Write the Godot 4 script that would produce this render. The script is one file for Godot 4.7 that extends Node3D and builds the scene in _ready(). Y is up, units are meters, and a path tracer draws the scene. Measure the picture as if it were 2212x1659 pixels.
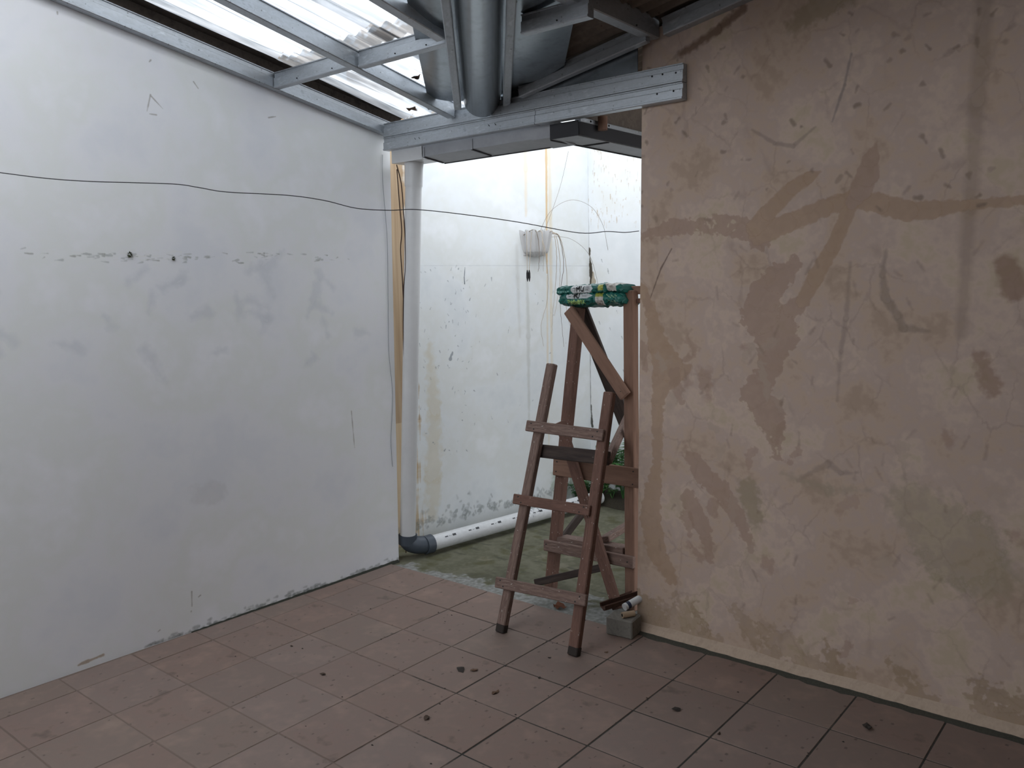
extends Node3D

var mats := {}
var used := {}
var rng := RandomNumberGenerator.new()
var M := {}

# ------------------------------------------------------------------ set-up
func _ready() -> void:
	rng.seed = 4711
	var cam := Camera3D.new()
	cam.name = "camera"
	cam.fov = 49.196
	cam.near = 0.05
	cam.far = 100.0
	cam.transform = Transform3D(Basis(Vector3(0.773123, -0.022167, -0.633868), Vector3(-0.058037, 0.992724, -0.105504), Vector3(0.631595, 0.118355, 0.766211)), Vector3(0, 1.55, 0))
	add_child(cam)
	cam.current = true
	# one even overcast sky, and nothing else, lights the place
	var sm := ProceduralSkyMaterial.new()
	sm.sky_top_color = Color(0.955, 0.975, 1.0)
	sm.sky_horizon_color = Color(0.96, 0.978, 1.0)
	sm.ground_bottom_color = Color(0.35, 0.34, 0.33)
	sm.ground_horizon_color = Color(0.45, 0.44, 0.43)
	sm.sky_energy_multiplier = 1.0
	var sky := Sky.new()
	sky.sky_material = sm
	var env := Environment.new()
	env.background_mode = Environment.BG_SKY
	env.sky = sky
	env.tonemap_mode = Environment.TONE_MAPPER_LINEAR
	env.tonemap_exposure = 3.75
	env.sdfgi_enabled = true
	env.ssao_enabled = true
	env.ssil_enabled = true
	var we := WorldEnvironment.new()
	we.name = "environment"
	we.environment = env
	add_child(we)

	make_materials()
	build_floor()
	build_walls()
	build_yard()
	build_roof_frame()
	build_roof_sheets()
	build_gutters()
	build_pipes()
	build_step_ladder()
	build_trestle()
	build_bags()
	build_scrap()
	build_planter()
	build_plants()
	build_wires()
	build_litter()

# ------------------------------------------------------------------ helpers
func numbered(n: String) -> String:
	if not used.has(n):
		used[n] = 0
		return n
	used[n] += 1
	return "%s_%03d" % [n, used[n]]

func tag(o: Node, label: String, category: String, group := "") -> Node:
	o.set_meta("label", label)
	o.set_meta("category", category)
	if group != "":
		o.set_meta("group", group)
	return o

func thing(called: String, label: String, category: String, at := Vector3.ZERO, group := "") -> Node3D:
	var o := Node3D.new()
	o.name = numbered(called)
	add_child(o)
	o.position = at
	tag(o, label, category, group)
	return o

func put(called: String, mesh: Mesh, mat: Material, parent: Node = null, tr := Transform3D()) -> MeshInstance3D:
	var o := MeshInstance3D.new()
	if parent == null or parent == self:
		o.name = numbered(called)
	else:
		o.name = called
	o.mesh = mesh
	o.material_override = mat
	(self if parent == null else parent).add_child(o, true)
	o.transform = tr
	return o

func structure(o: Node) -> Node:
	o.set_meta("kind", "structure")
	return o

func frame(p0: Vector3, p1: Vector3, zhint: Vector3) -> Transform3D:
	var y := (p1 - p0).normalized()
	var x := y.cross(zhint).normalized()
	var z := x.cross(y).normalized()
	return Transform3D(Basis(x, y, z), p0)

# quad / tri with outward normal n (flat)
func tri(st: SurfaceTool, a: Vector3, b: Vector3, c: Vector3, n: Vector3, uva := Vector2.ZERO, uvb := Vector2.ZERO, uvc := Vector2.ZERO) -> void:
	var f := (b - a).cross(c - a)
	if f.dot(n) > 0.0:
		var t := b; b = c; c = t
		var u := uvb; uvb = uvc; uvc = u
	st.set_normal(n); st.set_uv(uva); st.add_vertex(a)
	st.set_normal(n); st.set_uv(uvb); st.add_vertex(b)
	st.set_normal(n); st.set_uv(uvc); st.add_vertex(c)

func quad(st: SurfaceTool, a: Vector3, b: Vector3, c: Vector3, d: Vector3, n: Vector3, uv := [Vector2(0, 1), Vector2(1, 1), Vector2(1, 0), Vector2(0, 0)]) -> void:
	tri(st, a, b, c, n, uv[0], uv[1], uv[2])
	tri(st, a, c, d, n, uv[0], uv[2], uv[3])

func begin() -> SurfaceTool:
	var st := SurfaceTool.new()
	st.begin(Mesh.PRIMITIVE_TRIANGLES)
	return st

# prism of a polygon in local (x, z), along local y from 0 to len
func prism_into(st: SurfaceTool, poly: PackedVector2Array, y0: float, y1: float, off := Vector3.ZERO) -> void:
	var n := poly.size()
	var area := 0.0
	for i in n:
		area += poly[i].x * poly[(i + 1) % n].y - poly[(i + 1) % n].x * poly[i].y
	var sgn := 1.0 if area > 0.0 else -1.0
	for i in n:
		var a := poly[i]
		var b := poly[(i + 1) % n]
		var e := b - a
		if e.length() < 1e-6:
			continue
		var nn := Vector3(e.y, 0, -e.x).normalized() * sgn
		quad(st, Vector3(a.x, y0, a.y) + off, Vector3(b.x, y0, b.y) + off, Vector3(b.x, y1, b.y) + off, Vector3(a.x, y1, a.y) + off, nn)
	var idx := Geometry2D.triangulate_polygon(poly)
	for k in range(0, idx.size(), 3):
		for s in [[y0, Vector3.DOWN], [y1, Vector3.UP]]:
			tri(st, Vector3(poly[idx[k]].x, s[0], poly[idx[k]].y) + off, Vector3(poly[idx[k + 1]].x, s[0], poly[idx[k + 1]].y) + off, Vector3(poly[idx[k + 2]].x, s[0], poly[idx[k + 2]].y) + off, s[1])

func prism(poly: PackedVector2Array, length: float) -> ArrayMesh:
	var st := begin()
	prism_into(st, poly, 0.0, length)
	return st.commit()

func chamfered(w: float, t: float, c: float) -> PackedVector2Array:
	var a := w / 2.0
	var b := t / 2.0
	return PackedVector2Array([Vector2(-a + c, -b), Vector2(a - c, -b), Vector2(a, -b + c), Vector2(a, b - c), Vector2(a - c, b), Vector2(-a + c, b), Vector2(-a, b - c), Vector2(-a, -b + c)])

# a box with chamfered edges all round, centred in x and z, y from 0 to len
func block_mesh(w: float, length: float, t: float, c: float) -> ArrayMesh:
	var st := begin()
	var a := w / 2.0
	var b := t / 2.0
	var outer := chamfered(w, t, c)
	var inner := chamfered(w - 2.0 * c, t - 2.0 * c, c * 0.4)
	var rows := [[inner, 0.0], [outer, c], [outer, length - c], [inner, length]]
	for r in 3:
		for i in 8:
			var j := (i + 1) % 8
			var p0 := Vector3(rows[r][0][i].x, rows[r][1], rows[r][0][i].y)
			var p1 := Vector3(rows[r][0][j].x, rows[r][1], rows[r][0][j].y)
			var p2 := Vector3(rows[r + 1][0][j].x, rows[r + 1][1], rows[r + 1][0][j].y)
			var p3 := Vector3(rows[r + 1][0][i].x, rows[r + 1][1], rows[r + 1][0][i].y)
			var n := (p1 - p0).cross(p3 - p0)
			if n.length() < 1e-12:
				n = (p2 - p1).cross(p3 - p1)
			n = n.normalized()
			var mid := (p0 + p2) / 2.0 - Vector3(0, length / 2.0, 0)
			if n.dot(Vector3(mid.x / a, mid.y / (length / 2.0), mid.z / b)) < 0.0:
				n = -n
			quad(st, p0, p1, p2, p3, n)
	for i in range(1, 7):
		for e in [[0.0, Vector3.DOWN], [length, Vector3.UP]]:
			tri(st, Vector3(inner[0].x, e[0], inner[0].y), Vector3(inner[i].x, e[0], inner[i].y), Vector3(inner[i + 1].x, e[0], inner[i + 1].y), e[1])
	return st.commit()

# a wooden batten from p0 to p1: w across the face that looks to zhint, t deep
func batten(called: String, parent: Node, p0: Vector3, p1: Vector3, w: float, t: float, zhint: Vector3, mat: Material, c := 0.003) -> MeshInstance3D:
	return put(called, block_mesh(w, p0.distance_to(p1), t, c), mat, parent, frame(p0, p1, zhint))

func tube_into(st: SurfaceTool, pts: Array, rad, seg := 8, caps := true, uvscale := 1.0) -> void:
	var n := pts.size()
	var tang := []
	for i in n:
		var a: Vector3 = pts[maxi(i - 1, 0)]
		var b: Vector3 = pts[mini(i + 1, n - 1)]
		tang.append((b - a).normalized())
	var up := Vector3.UP if absf(tang[0].y) < 0.9 else Vector3.RIGHT
	var u: Vector3 = tang[0].cross(up).normalized()
	var rings := []
	var lens := [0.0]
	for i in n:
		var tg: Vector3 = tang[i]
		u = (u - tg * u.dot(tg)).normalized()
		var v := tg.cross(u)
		var r: float = rad if (rad is float) else rad[i]
		var ring := []
		for k in seg + 1:
			var an := TAU * k / seg
			var d := u * cos(an) + v * sin(an)
			ring.append([pts[i] + d * r, d])
		rings.append(ring)
		if i > 0:
			lens.append(lens[i - 1] + pts[i].distance_to(pts[i - 1]))
	for i in n - 1:
		for k in seg:
			var q := [rings[i][k], rings[i][k + 1], rings[i + 1][k + 1], rings[i + 1][k]]
			var uv := [Vector2(lens[i] * uvscale, float(k) / seg), Vector2(lens[i] * uvscale, float(k + 1) / seg), Vector2(lens[i + 1] * uvscale, float(k + 1) / seg), Vector2(lens[i + 1] * uvscale, float(k) / seg)]
			var f: Vector3 = (q[1][0] - q[0][0]).cross(q[3][0] - q[0][0])
			var order := [0, 1, 2, 0, 2, 3] if f.dot(q[0][1] + q[2][1]) < 0.0 else [0, 2, 1, 0, 3, 2]
			for o in order:
				st.set_normal(q[o][1]); st.set_uv(uv[o]); st.add_vertex(q[o][0])
	if caps:
		for e in [[0, -1.0], [n - 1, 1.0]]:
			for k in seg:
				tri(st, pts[e[0]], rings[e[0]][k][0], rings[e[0]][k + 1][0], tang[e[0]] * e[1])

func tube(pts: Array, rad, seg := 8, caps := true, uvscale := 1.0) -> ArrayMesh:
	var st := begin()
	tube_into(st, pts, rad, seg, caps, uvscale)
	return st.commit()

func smooth_path(pts: Array, steps := 6) -> Array:
	var c := Curve3D.new()
	for i in pts.size():
		var a: Vector3 = pts[maxi(i - 1, 0)]
		var b: Vector3 = pts[mini(i + 1, pts.size() - 1)]
		var t := (b - a) / 6.0
		c.add_point(pts[i], -t, t)
	var out := []
	for i in pts.size() - 1:
		for k in steps:
			out.append(c.sample(i, float(k) / steps))
	out.append(pts[-1])
	return out

# ------------------------------------------------------------------ materials
func c8(r: int, g: int, b: int) -> Color:
	return Color(r / 255.0, g / 255.0, b / 255.0)

func std(col: Color, rough := 0.9, metal := 0.0) -> StandardMaterial3D:
	var m := StandardMaterial3D.new()
	m.albedo_color = col
	m.roughness = rough
	m.metallic = metal
	return m

func noise(seed_: int, freq: float, type := FastNoiseLite.TYPE_SIMPLEX_SMOOTH, oct := 4) -> FastNoiseLite:
	var n := FastNoiseLite.new()
	n.seed = seed_
	n.frequency = freq
	n.noise_type = type
	n.fractal_octaves = oct
	return n

# a tiling texture between two colours, made of fine and coarse noise; stretch > 1 draws it out along v
func blend_tex(w: int, h: int, cols: Array, seed_: int, freq: float, stretch := 1.0, spots := 0, spot_col := Color.WHITE) -> ImageTexture:
	var img := Image.create(w, h, false, Image.FORMAT_RGB8)
	var a := noise(seed_, freq)
	var b := noise(seed_ + 9, freq * 4.0)
	for y in h:
		for x in w:
			# sample on a torus-like blend so that the tile repeats
			var fx := float(x) / w
			var fy := float(y) / h
			var v0 := lerpf(a.get_noise_2d(x, y / stretch), a.get_noise_2d(x - w, y / stretch), fx)
			var v1 := lerpf(a.get_noise_2d(x, (y - h) / stretch), a.get_noise_2d(x - w, (y - h) / stretch), fx)
			var v := lerpf(v0, v1, fy) * 1.5 + b.get_noise_2d(x, y / stretch) * 0.45
			v = clampf(v * 0.5 + 0.5, 0.0, 1.0)
			var s := v * (cols.size() - 1)
			var k := mini(int(s), cols.size() - 2)
			img.set_pixel(x, y, cols[k].lerp(cols[k + 1], s - k))
	var r := RandomNumberGenerator.new()
	r.seed = seed_
	for i in spots:
		var px := r.randi_range(1, w - 4)
		var py := r.randi_range(1, h - 6)
		var sw := r.randi_range(1, 3)
		var sh := r.randi_range(1, 4)
		for yy in sh:
			for xx in sw:
				img.set_pixel(px + xx, py + yy, img.get_pixel(px + xx, py + yy).lerp(spot_col, 0.75))
	return ImageTexture.create_from_image(img)

func tri_mat(tex: Texture2D, scale: Vector3, world: bool, rough := 0.9, metal := 0.0) -> StandardMaterial3D:
	var m := std(Color.WHITE, rough, metal)
	m.albedo_texture = tex
	m.uv1_triplanar = true
	m.uv1_world_triplanar = world
	m.uv1_scale = scale
	return m

func make_materials() -> void:
	# galvanised steel: spangle and drawn-out streaks
	var galv := blend_tex(128, 512, [c8(150, 155, 160), c8(182, 188, 194), c8(172, 177, 182), c8(198, 204, 209)], 11, 0.05, 5.0, 60, c8(120, 122, 122))
	M.steel = tri_mat(galv, Vector3(4, 1.6, 4), false, 0.38, 0.55)
	M.steel_dull = tri_mat(galv, Vector3(3, 1.2, 3), false, 0.55, 0.6)
	M.sheet_steel = tri_mat(blend_tex(256, 256, [c8(120, 126, 130), c8(150, 157, 162), c8(138, 144, 150)], 12, 0.02, 1.0, 20, c8(190, 194, 196)), Vector3(2.2, 2.2, 2.2), true, 0.27, 0.95)
	M.gutter = tri_mat(blend_tex(128, 128, [c8(150, 152, 156), c8(166, 168, 172)], 14, 0.03), Vector3(2, 2, 2), true, 0.6, 0.2)
	M.gutter_dark = std(c8(52, 52, 56), 0.8)
	M.screw = std(c8(42, 42, 44), 0.6, 0.3)
	# timber
	var red := [c8(72, 50, 43), c8(116, 86, 74), c8(96, 70, 60), c8(144, 112, 98)]
	var grey := [c8(78, 62, 55), c8(132, 110, 100), c8(106, 86, 78), c8(164, 144, 134)]
	var dark := [c8(40, 34, 32), c8(62, 52, 48), c8(78, 66, 60)]
	M.wood_red = tri_mat(blend_tex(128, 512, red, 21, 0.045, 9.0, 60, c8(200, 196, 190)), Vector3(7, 1.3, 7), false, 0.85)
	M.wood_grey = tri_mat(blend_tex(128, 512, grey, 22, 0.05, 9.0, 80, c8(205, 202, 198)), Vector3(7, 1.3, 7), false, 0.9)
	M.wood_dark = tri_mat(blend_tex(128, 512, dark, 23, 0.05, 9.0, 8, c8(150, 146, 140)), Vector3(7, 1.3, 7), false, 0.9)
	M.wood_tan = tri_mat(blend_tex(128, 512, [c8(108, 82, 69), c8(134, 104, 88), c8(124, 95, 80)], 24, 0.03, 7.0, 4, c8(210, 205, 200)), Vector3(5, 1.0, 5), false, 0.88)
	M.wood_foot = std(c8(50, 43, 39), 0.9)
	# masonry
	M.cove = tri_mat(blend_tex(256, 256, [c8(160, 140, 122), c8(186, 166, 148), c8(172, 152, 132)], 31, 0.03), Vector3(2.5, 2.5, 2.5), true, 0.95)
	M.grout = tri_mat(blend_tex(512, 512, [c8(44, 46, 42), c8(70, 66, 60), c8(58, 60, 54), c8(104, 88, 78), c8(138, 114, 100)], 32, 0.012), Vector3(0.55, 0.55, 0.55), true, 0.95)
	M.moss_dark = tri_mat(blend_tex(256, 256, [c8(26, 28, 24), c8(52, 54, 46), c8(38, 40, 34)], 33, 0.05), Vector3(4, 4, 4), true, 1.0)
	M.moss_grey = tri_mat(blend_tex(256, 256, [c8(42, 44, 38), c8(74, 72, 64), c8(58, 58, 50), c8(88, 82, 74)], 38, 0.06), Vector3(5, 5, 5), true, 1.0)
	M.cement_block = tri_mat(blend_tex(256, 256, [c8(98, 94, 88), c8(124, 120, 112), c8(110, 106, 100)], 34, 0.04, 1.0, 200, c8(96, 92, 88)), Vector3(4, 4, 4), true, 0.95)
	M.plaster_plain = tri_mat(blend_tex(256, 256, [c8(96, 86, 79), c8(110, 99, 91)], 35, 0.02), Vector3(0.8, 0.8, 0.8), true, 0.95)
	M.roof_dark = tri_mat(blend_tex(256, 256, [c8(92, 83, 76), c8(120, 110, 101), c8(106, 97, 90), c8(132, 123, 114)], 36, 0.025, 1.0, 60, c8(60, 52, 46)), Vector3(1.4, 1.4, 1.4), true, 0.95)
	M.flashing = tri_mat(blend_tex(256, 256, [c8(48, 42, 38), c8(78, 70, 64), c8(62, 56, 52)], 37, 0.03), Vector3(2, 2, 2), true, 0.95)
	# plastics and the rest
	M.pvc = tri_mat(blend_tex(128, 128, [c8(204, 205, 206), c8(216, 217, 218)], 41, 0.02), Vector3(2, 2, 2), true, 0.4)
	M.pvc_grey = std(c8(66, 74, 84), 0.5)
	M.wire = std(c8(40, 40, 44), 0.6)
	M.wire_grey = std(c8(128, 132, 136), 0.7)
	M.wire_brown = std(c8(62, 40, 30), 0.7)
	M.straw = std(c8(176, 164, 148), 0.95)
	M.straw_dark = std(c8(120, 108, 96), 0.95)
	M.pot = std(c8(196, 196, 196), 0.55)
	M.black = std(c8(22, 22, 24), 0.8)
	M.rust = tri_mat(blend_tex(128, 128, [c8(46, 34, 30), c8(84, 58, 46), c8(64, 46, 38)], 42, 0.06), Vector3(6, 6, 6), true, 0.95)
	M.leaf = []
	for c in [c8(46, 92, 44), c8(62, 112, 56), c8(36, 74, 40), c8(88, 128, 70)]:
		var lm := std(c, 0.6)
		lm.backlight_enabled = true
		lm.backlight = Color(0.25, 0.35, 0.15)
		M.leaf.append(lm)
	M.dry_leaf = [std(c8(70, 56, 46), 0.95), std(c8(96, 74, 58), 0.95), std(c8(50, 44, 40), 0.95)]
	M.soil = tri_mat(blend_tex(128, 128, [c8(34, 30, 26), c8(60, 54, 44), c8(46, 46, 34)], 43, 0.08), Vector3(4, 4, 4), true, 1.0)
	# floor tiles: one fine grain, several tones
	var grain := blend_tex(512, 512, [c8(100, 88, 81), c8(128, 110, 101), c8(125, 109, 101), c8(133, 115, 106), c8(142, 123, 113)], 51, 0.014, 1.0, 260, c8(88, 76, 70))
	M.tile = []
	for c in [c8(255, 255, 255), c8(252, 248, 246), c8(250, 250, 247), c8(255, 251, 248), c8(247, 246, 244), c8(253, 247, 243)]:
		var tm := tri_mat(grain, Vector3(0.62, 0.62, 0.62), true, 0.75)
		tm.albedo_color = c
		M.tile.append(tm)

# ------------------------------------------------------------------ painted surfaces (stains and damp that are on the walls)
func seg_dist(p: Vector2, a: Vector2, b: Vector2) -> Array:
	var ab := b - a
	var t := clampf((p - a).dot(ab) / maxf(ab.length_squared(), 1e-9), 0.0, 1.0)
	return [p.distance_to(a + ab * t), t]

# strokes: [points, widths]; mixes col into the image where the ragged stroke lies
func stroke(img: Image, org: Vector2, ppm: float, pts: Array, wid: Array, col: Color, amount: float, rag: float, nz: FastNoiseLite, soft := 0.006) -> void:
	var w := img.get_width()
	var h := img.get_height()
	for i in pts.size() - 1:
		var a: Vector2 = pts[i]
		var b: Vector2 = pts[i + 1]
		var wm := maxf(wid[i], wid[i + 1]) + rag + soft
		var x0 := clampi(int((minf(a.x, b.x) - wm - org.x) * ppm), 0, w - 1)
		var x1 := clampi(int((maxf(a.x, b.x) + wm - org.x) * ppm), 0, w - 1)
		var y0 := clampi(int((org.y - maxf(a.y, b.y) - wm) * ppm), 0, h - 1)
		var y1 := clampi(int((org.y - minf(a.y, b.y) + wm) * ppm), 0, h - 1)
		for y in range(y0, y1 + 1):
			for x in range(x0, x1 + 1):
				var p := Vector2(org.x + x / ppm, org.y - y / ppm)
				var d := seg_dist(p, a, b)
				var lim: float = lerpf(wid[i], wid[i + 1], d[1]) + nz.get_noise_2d(p.x * 100.0, p.y * 100.0) * rag
				var k := clampf((lim - d[0]) / soft + 0.5, 0.0, 1.0)
				if k > 0.0:
					# never darken a joint between two segments twice
					var old := img.get_pixel(x, y)
					if old.a > 0.5:
						var m := old.lerp(col, k * amount)
						m.a = 1.0 - 0.6 * k
						img.set_pixel(x, y, m)

func settle(img: Image) -> void:
	var w := img.get_width()
	var h := img.get_height()
	for y in h:
		for x in w:
			var c := img.get_pixel(x, y)
			if c.a < 1.0:
				c.a = 1.0
				img.set_pixel(x, y, c)

func wall_base(w: int, h: int, cols: Array, seed_: int, freq: float, fine: float) -> Image:
	var img := Image.create(w, h, false, Image.FORMAT_RGBA8)
	var a := noise(seed_, freq)
	var b := noise(seed_ + 3, freq * 9.0, FastNoiseLite.TYPE_SIMPLEX_SMOOTH, 3)
	for y in h:
		for x in w:
			var v := clampf(a.get_noise_2d(x, y) * 0.9 + 0.5 + b.get_noise_2d(x, y) * fine, 0.0, 1.0)
			var s := v * (cols.size() - 1)
			var k := mini(int(s), cols.size() - 2)
			img.set_pixel(x, y, cols[k].lerp(cols[k + 1], s - k))
	return img

func image_mat(img: Image, rough := 0.95) -> StandardMaterial3D:
	img.convert(Image.FORMAT_RGB8)
	var m := std(Color.WHITE, rough)
	m.albedo_texture = ImageTexture.create_from_image(img)
	return m

func v2s(a: Array) -> Array:
	var out := []
	for i in range(0, a.size(), 2):
		out.append(Vector2(a[i], a[i + 1]))
	return out

func orange_paint() -> StandardMaterial3D:
	var ppm := 500.0
	var org := Vector2(-1.95, 2.75)
	var img := wall_base(840, 1375, [c8(176, 154, 136), c8(190, 168, 150), c8(186, 166, 154), c8(199, 178, 162), c8(188, 170, 148)], 61, 0.0045, 0.28)
	var nz := noise(62, 0.26, FastNoiseLite.TYPE_SIMPLEX_SMOOTH, 5)
	var cell := noise(63, 0.016, FastNoiseLite.TYPE_CELLULAR, 1)
	cell.cellular_return_type = FastNoiseLite.RETURN_DISTANCE2_SUB
	cell.domain_warp_enabled = true
	cell.domain_warp_amplitude = 26.0
	cell.domain_warp_frequency = 0.012
	var where := noise(64, 0.006)
	# hair cracks and darkened map lines in the render
	for y in img.get_height():
		for x in img.get_width():
			var e := cell.get_noise_2d(x, y * 0.8)
			var k := clampf((-0.925 - e) * 14.0, 0.0, 1.0) * clampf(where.get_noise_2d(x, y) * 2.0 + 0.35, 0.0, 1.0)
			if k > 0.0:
				img.set_pixel(x, y, img.get_pixel(x, y).lerp(c8(126, 108, 96), k * 0.20))
	var damp := c8(166, 138, 114)
	var damp2 := c8(162, 136, 120)
	var am := 0.62
	stroke(img, org, ppm, v2s([-1.10, 1.93, -1.14, 1.912, -1.20, 1.88, -1.29, 1.80, -1.345, 1.745]), [0.004, 0.022, 0.027, 0.032, 0.035], damp, am, 0.007, nz)
	stroke(img, org, ppm, v2s([-0.905, 2.012, -0.925, 1.955, -0.935, 1.90, -0.955, 1.85, -0.985, 1.81]), [0.003, 0.028, 0.040, 0.038, 0.024], damp2, am, 0.006, nz)
	stroke(img, org, ppm, v2s([-0.987, 1.80, -1.046, 1.663, -1.11, 1.548, -1.155, 1.464]), [0.024, 0.027, 0.030, 0.026], damp, am, 0.006, nz)
	stroke(img, org, ppm, v2s([-1.325, 1.722, -1.218, 1.752, -1.082, 1.80, -0.984, 1.822, -0.89, 1.80, -0.80, 1.768, -0.72, 1.768, -0.629, 1.774, -0.455, 1.778, -0.30, 1.78]), [0.045, 0.036, 0.032, 0.030, 0.034, 0.036, 0.030, 0.018, 0.015, 0.014], damp, am, 0.009, nz)
	stroke(img, org, ppm, v2s([-1.83, 1.74, -1.70, 1.768, -1.597, 1.762, -1.477, 1.765, -1.363, 1.739, -1.32, 1.70]), [0.016, 0.034, 0.026, 0.040, 0.040, 0.042], damp2, am, 0.022, nz)
	stroke(img, org, ppm, v2s([-1.19, 1.60, -1.25, 1.55, -1.30, 1.49, -1.321, 1.411, -1.255, 1.34, -1.27, 1.25, -1.29, 1.18, -1.336, 1.104, -1.27, 1.02, -1.25, 0.94, -1.245, 0.87]), [0.03, 0.055, 0.065, 0.075, 0.085, 0.055, 0.045, 0.060, 0.06, 0.035, 0.02], damp2, am, 0.022, nz)
	stroke(img, org, ppm, v2s([-1.16, 1.46, -1.21, 1.42, -1.25, 1.36]), [0.03, 0.035, 0.05], damp2, am, 0.012, nz)
	stroke(img, org, ppm, v2s([-1.84, 1.52, -1.80, 1.43, -1.766, 1.292, -1.722, 1.20, -1.767, 1.05, -1.767, 0.776, -1.79, 0.651, -1.805, 0.53, -1.77, 0.38, -1.70, 0.28]), [0.02, 0.028, 0.045, 0.07, 0.03, 0.022, 0.04, 0.05, 0.05, 0.03], damp, am, 0.016, nz)
	stroke(img, org, ppm, v2s([-1.63, 1.19, -1.68, 1.17, -1.72, 1.14]), [0.022, 0.045, 0.05], damp, am, 0.012, nz)
	stroke(img, org, ppm, v2s([-1.61, 0.82, -1.55, 0.75, -1.469, 0.69, -1.40, 0.60, -1.34, 0.47]), [0.03, 0.045, 0.04, 0.035, 0.012], damp2, am, 0.02, nz)
	stroke(img, org, ppm, v2s([-1.62, 0.64, -1.55, 0.52, -1.52, 0.40]), [0.04, 0.035, 0.015], damp2, am, 0.02, nz)
	stroke(img, org, ppm, v2s([-1.36, 0.72, -1.33, 0.60]), [0.045, 0.03], c8(150, 136, 112), 0.6, 0.025, nz, 0.02)
	stroke(img, org, ppm, v2s([-0.50, 1.58, -0.47, 1.50]), [0.03, 0.04], c8(140, 112, 96), 0.6, 0.012, nz, 0.02)
	stroke(img, org, ppm, v2s([-0.56, 1.28, -0.52, 1.18]), [0.02, 0.03], c8(140, 112, 96), 0.5, 0.02, nz, 0.02)
	stroke(img, org, ppm, v2s([-0.75, 0.75, -0.60, 0.62, -0.52, 0.55]), [0.08, 0.13, 0.10], c8(150, 140, 114), 0.35, 0.05, nz, 0.05)
	stroke(img, org, ppm, v2s([-1.20, 2.46, -1.08, 2.52, -0.86, 2.56]), [0.03, 0.05, 0.03], c8(144, 128, 104), 0.5, 0.03, nz, 0.03)
	stroke(img, org, ppm, v2s([-1.66, 2.44, -1.50, 2.50, -1.40, 2.56]), [0.012, 0.016, 0.016], c8(108, 84, 70), 0.7, 0.01, nz, 0.015)
	# seam of two plaster lifts
	stroke(img, org, ppm, v2s([-0.585, 2.70, -0.60, 2.1, -0.62, 1.35]), [0.028, 0.024, 0.016], c8(146, 128, 114), 0.4, 0.004, nz, 0.02)
	# drawn grey cracks
	var grey := c8(126, 112, 102)
	stroke(img, org, ppm, v2s([-0.865, 1.64, -0.875, 1.55, -0.86, 1.47, -0.82, 1.41, -0.80, 1.37, -0.72, 1.36]), [0.004, 0.01, 0.016, 0.012, 0.014, 0.006], grey, 0.38, 0.006, nz, 0.01)
	stroke(img, org, ppm, v2s([-0.985, 1.60, -0.995, 1.40, -1.01, 1.28, -1.02, 1.1]), [0.004, 0.009, 0.007, 0.003], grey, 0.3, 0.005, nz, 0.01)
	stroke(img, org, ppm, v2s([-1.06, 2.10, -1.02, 2.22, -1.0, 2.32]), [0.003, 0.005, 0.003], c8(140, 128, 122), 0.7, 0.003, nz)
	stroke(img, org, ppm, v2s([-1.36, 2.11, -1.27, 2.05, -1.20, 2.03, -1.12, 2.09]), [0.004, 0.007, 0.008, 0.003], grey, 0.34, 0.004, nz)
	stroke(img, org, ppm, v2s([-1.16, 0.78, -1.05, 0.86, -1.0, 0.83, -0.94, 0.84]), [0.006, 0.012, 0.008, 0.003], grey, 0.3, 0.008, nz, 0.01)
	stroke(img, org, ppm, v2s([-1.22, 0.80, -1.05, 0.76, -0.9, 0.78]), [0.008, 0.014, 0.004], c8(156, 144, 124), 0.4, 0.02, nz, 0.02)
	stroke(img, org, ppm, v2s([-1.70, 1.68, -1.75, 1.60, -1.80, 1.48]), [0.002, 0.003, 0.002], c8(110, 92, 84), 0.8, 0.002, nz, 0.003)
	settle(img)
	# dabs, float marks and paler chips
	var r := RandomNumberGenerator.new()
	r.seed = 65
	# smaller damp blotches round the big ones, mostly towards the free edge and low down
	for i in 46:
		var p := Vector2(r.randf_range(-1.86, -1.25), r.randf_range(0.25, 1.6))
		if i > 30:
			p = Vector2(r.randf_range(-1.3, -0.4), r.randf_range(0.15, 1.3))
		var q := p + Vector2(r.randf_range(-0.05, 0.05), r.randf_range(-0.12, 0.06))
		stroke(img, org, ppm, [p, q], [r.randf_range(0.008, 0.035), r.randf_range(0.002, 0.018)], damp2 if i % 2 == 0 else c8(178, 160, 144), r.randf_range(0.3, 0.6), 0.022, nz, 0.008 if i % 3 else 0.02)
	settle(img)
	for i in 80:
		var p := Vector2(r.randf_range(-1.85, -0.5), r.randf_range(1.75, 2.6))
		var q := p + Vector2(r.randf_range(-0.02, 0.02), r.randf_range(-0.025, 0.025))
		stroke(img, org, ppm, [p, q], [r.randf_range(0.002, 0.009), r.randf_range(0.001, 0.006)], c8(124, 108, 96), r.randf_range(0.25, 0.65), 0.006, nz, 0.008)
	for i in 60:
		var p := Vector2(r.randf_range(-1.85, -0.4), r.randf_range(0.2, 1.7))
		stroke(img, org, ppm, [p, p + Vector2(r.randf_range(-0.03, 0.03), r.randf_range(-0.05, 0.05))], [0.004, 0.002], c8(132, 114, 100), r.randf_range(0.2, 0.5), 0.006, nz, 0.01)
	# brown damp creeping up from the floor joint, ragged
	for i in 22:
		var p := Vector2(r.randf_range(-1.86, -0.35), r.randf_range(0.03, 0.16))
		stroke(img, org, ppm, [p, p + Vector2(r.randf_range(-0.14, 0.14), r.randf_range(-0.03, 0.12))], [r.randf_range(0.03, 0.07), r.randf_range(0.005, 0.03)], c8(150, 128, 102), r.randf_range(0.3, 0.55), 0.05, nz, 0.015)
	settle(img)
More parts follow.
